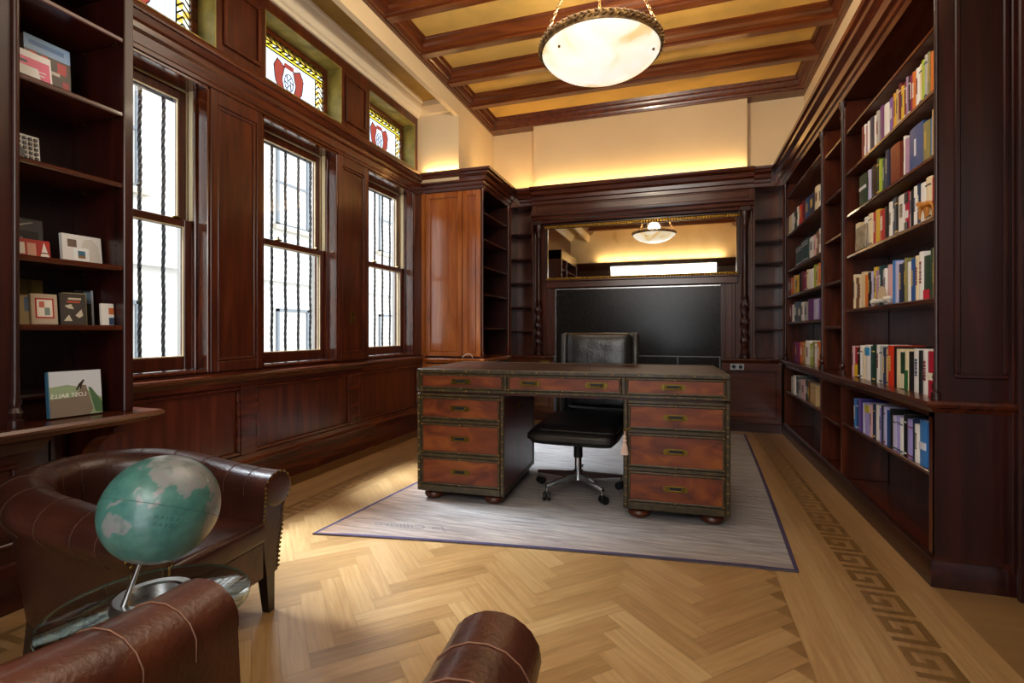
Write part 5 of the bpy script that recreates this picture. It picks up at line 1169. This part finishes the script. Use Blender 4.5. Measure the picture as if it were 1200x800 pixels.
# ------------------------------------------------------------------ glass side table and globe
TX, TY, TZ = -1.29, 0.945, 0.455
tb = thing('side_table', 'small round glass side table between the two leather chairs', 'table', (TX, TY, 0))
m = MB(); m.lathe([(0, TZ - 0.012), (0.222, TZ - 0.012), (0.226, TZ - 0.009), (0.226, TZ - 0.003), (0.222, TZ), (0, TZ)], (0, 0, 0), 64); gt = m.build('glass_top', [clear, glass_edge], tb, 40)
for f in gt.data.polygons:
    if abs(f.normal.z) < 0.7: f.material_index = 1
m = MB(); m.tube([(0.17 * math.cos(a), 0.17 * math.sin(a), TZ - 0.022) for a in [2 * PI * k / 40 for k in range(40)]], 0.008, 8, closed=True); m.build('support_ring', black_metal, tb)
for k in range(3):
    a = math.radians(200 + 120 * k); m = MB(); m.tube([(0.17 * math.cos(a), 0.17 * math.sin(a), TZ - 0.014), (0.175 * math.cos(a), 0.175 * math.sin(a), 0.25), (0.20 * math.cos(a), 0.20 * math.sin(a), 0.002)], 0.012, 12); m.build('leg', black_metal, tb)

GR = 0.133
GC = Vector((-1.268, 0.955, 0.697))
gb = thing('globe', 'teal green desk globe on a brushed aluminium ring on the glass table', 'globe', (GC.x, GC.y, TZ + 0.0008))
gz = GC.z - TZ - 0.0008
vdir = (Vector((0, 0, EYE)) - GC).normalized(); rgt = Vector((0, 0, 1)).cross(vdir).normalized(); upv = vdir.cross(rgt)
ti = math.radians(20); up2 = upv * math.cos(ti) + rgt * math.sin(ti); la0 = math.radians(-3)
north = (up2 * math.cos(la0) + vdir * math.sin(la0)).normalized()
xax = (vdir - north * vdir.dot(north)).normalized(); yax = -north.cross(xax)      # xax = central meridian
LON0 = 93
LAND = dict(
 australia=[(-11, 142), (-17, 146), (-25, 153), (-37, 150), (-38, 141), (-32, 134), (-34, 120), (-25, 113), (-18, 122), (-12, 131), (-15, 137)],
 new_guinea=[(-1, 131), (-3, 141), (-10, 150), (-8, 140), (-4, 133)],
 new_zealand=[(-35, 173), (-38, 178), (-46, 169), (-43, 170)],
 asia=[(70, 60), (77, 105), (72, 140), (69, 179), (62, 178), (60, 165), (51, 157), (60, 155), (59, 142), (53, 141), (43, 132), (35, 129), (39, 121), (30, 122), (22, 114), (21, 107), (10, 106), (2, 103), (16, 96), (22, 89), (8, 77), (22, 70), (25, 60), (30, 48), (13, 45), (30, 33), (40, 30), (55, 40)],
 japan=[(45, 142), (35, 140), (31, 130), (36, 136)],
 borneo=[(7, 117), (0, 118), (-4, 115), (1, 109)], sumatra=[(5, 95), (-6, 105), (-2, 105)], philippines=[(18, 121), (6, 126), (8, 122)],
 north_america=[(71, -156), (66, -168), (58, -158), (55, -163), (60, -146), (58, -137), (48, -124), (34, -120), (23, -110), (15, -94), (8, -82), (9, -77), (21, -87), (19, -96), (29, -95), (30, -84), (25, -80), (35, -76), (45, -65), (52, -56), (60, -65), (58, -78), (62, -92), (70, -95), (70, -125)],
 greenland=[(83, -35), (76, -68), (60, -45), (70, -22)], south_america=[(11, -72), (-5, -81), (-18, -71), (-52, -74), (-54, -66), (-34, -55), (-8, -35), (5, -52)],
 antarctica=[(-72, -180), (-74, -120), (-70, -60), (-70, 0), (-68, 60), (-67, 120), (-70, 179), (-90, 179), (-90, -180)], africa=[(35, -5), (37, 10), (31, 32), (11, 43), (11, 51), (-15, 40), (-34, 20), (5, 8), (5, -8), (20, -17)])
def inside(la, lo, poly):
    c = False; n = len(poly)
    for i in range(n):
        (a1, o1), (a2, o2) = poly[i], poly[i - 1]
        if (a1 > la) != (a2 > la) and lo < (o2 - o1) * (la - a1) / (a2 - a1) + o1: c = not c
    return c
me = bpy.data.meshes.new('sphere'); bmg = bmesh.new(); bmesh.ops.create_uvsphere(bmg, u_segments=220, v_segments=120, radius=GR)
from mathutils import noise
vals = []
for v in bmg.verts:
    p = v.co / GR; la = math.degrees(math.asin(max(-1, min(1, p.z)))); lo = math.degrees(math.atan2(p.y, p.x)) + LON0
    w = noise.noise(p * 7) * 3.5; w2 = noise.noise(p * 7 + Vector((9, 3, 1))) * 3.5
    lo = (lo + w + 180) % 360 - 180; la += w2
    vals.append(1.0 if any(inside(la, lo, pl_) for pl_ in LAND.values()) else 0.0)
for v in bmg.verts: v.co = (xax * v.co.x + yax * v.co.y + north * v.co.z) + Vector((0, 0, gz))
for f in bmg.faces: f.smooth = True
bmg.to_mesh(me); bmg.free(); me.attributes.new('land', 'FLOAT', 'POINT').data.foreach_set('value', vals)
gm, N, L, b = mat_new('globe_print')
at = N.new('ShaderNodeAttribute'); at.attribute_name = 'land'; tcn = N.new('ShaderNodeTexCoord'); nz = N.new('ShaderNodeTexNoise'); nz.inputs['Scale'].default_value = 40; nz.inputs['Detail'].default_value = 6
L.new(tcn.outputs['Object'], nz.inputs['Vector'])
rs = ramp(N, [(0.3, hexc('#35605a')), (0.7, hexc('#48776c'))]); rl = ramp(N, [(0.3, hexc('#566360')), (0.5, hexc('#757b77')), (0.7, hexc('#7d767b'))])
L.new(nz.outputs['Fac'], rs.inputs[0]); L.new(nz.outputs['Fac'], rl.inputs[0])
mc = N.new('ShaderNodeMix'); mc.data_type = 'RGBA'; L.new(at.outputs['Fac'], mc.inputs['Factor']); L.new(rs.outputs[0], mc.inputs['A']); L.new(rl.outputs[0], mc.inputs['B']); L.new(mc.outputs['Result'], b.inputs['Base Color'])
b.inputs['Roughness'].default_value = 0.4; b.inputs['Coat Weight'].default_value = 0.3
me.materials.append(gm); go = bpy.data.objects.new('sphere', me); COL.objects.link(go); go.parent = gb
ginkm = plain('globe_ink', '#1f4038', 0.5)
def gpt(la, lo, r=GR * 1.0015):
    la, lo = math.radians(la), math.radians(lo - LON0); return (xax * math.cos(la) * math.cos(lo) + yax * math.cos(la) * math.sin(lo) + north * math.sin(la)) * r + Vector((0, 0, gz))
m = MB(); m.tube([gpt(0, lo) for lo in range(0, 360, 4)], 0.00055, 6, closed=True); m.build('equator_line', ginkm, go)
def globe_text(body, la, lo, size):
    cu = bpy.data.curves.new('t', 'FONT'); cu.body = body; cu.size = size; cu.align_x = 'CENTER'; cu.space_character = 1.9
    tmp = bpy.data.objects.new('t', cu); COL.objects.link(tmp); bpy.context.view_layer.update()
    mt = bpy.data.meshes.new_from_object(tmp.evaluated_get(bpy.context.evaluated_depsgraph_get())); bpy.data.objects.remove(tmp)
    for v in mt.vertices: v.co = gpt(la + math.degrees(v.co.y / GR), lo + math.degrees(v.co.x / GR), GR * 1.003)
    mt.materials.clear(); mt.materials.append(ginkm); o = bpy.data.objects.new('lettering', mt); COL.objects.link(o); o.parent = go
globe_text('INDIAN', -13, 83, 0.011); globe_text('OCEAN', -20, 83, 0.011)
alu = plain('brushed_aluminium', '#b9bab9', 0.28, 1.0)
m = MB(); rc = Vector((-0.012, -0.01, 0)); m.lathe([(0.061, 0.0), (0.090, 0.0), (0.093, 0.005), (0.090, 0.023), (0.086, 0.027), (0.066, 0.027), (0.061, 0.022), (0.061, 0.0)], rc, 64); m.build('base_ring', alu, gb, 25)
south = Vector((0, 0, gz)) - north * GR
foot = rc + (-rgt * 0.062 + vdir * 0.03); foot.z = 0.022
m = MB(); m.cyl(foot, south + (south - foot).normalized() * 0.004, 0.008, 0.0045, seg=16); m.build('axis_pin', alu, gb)
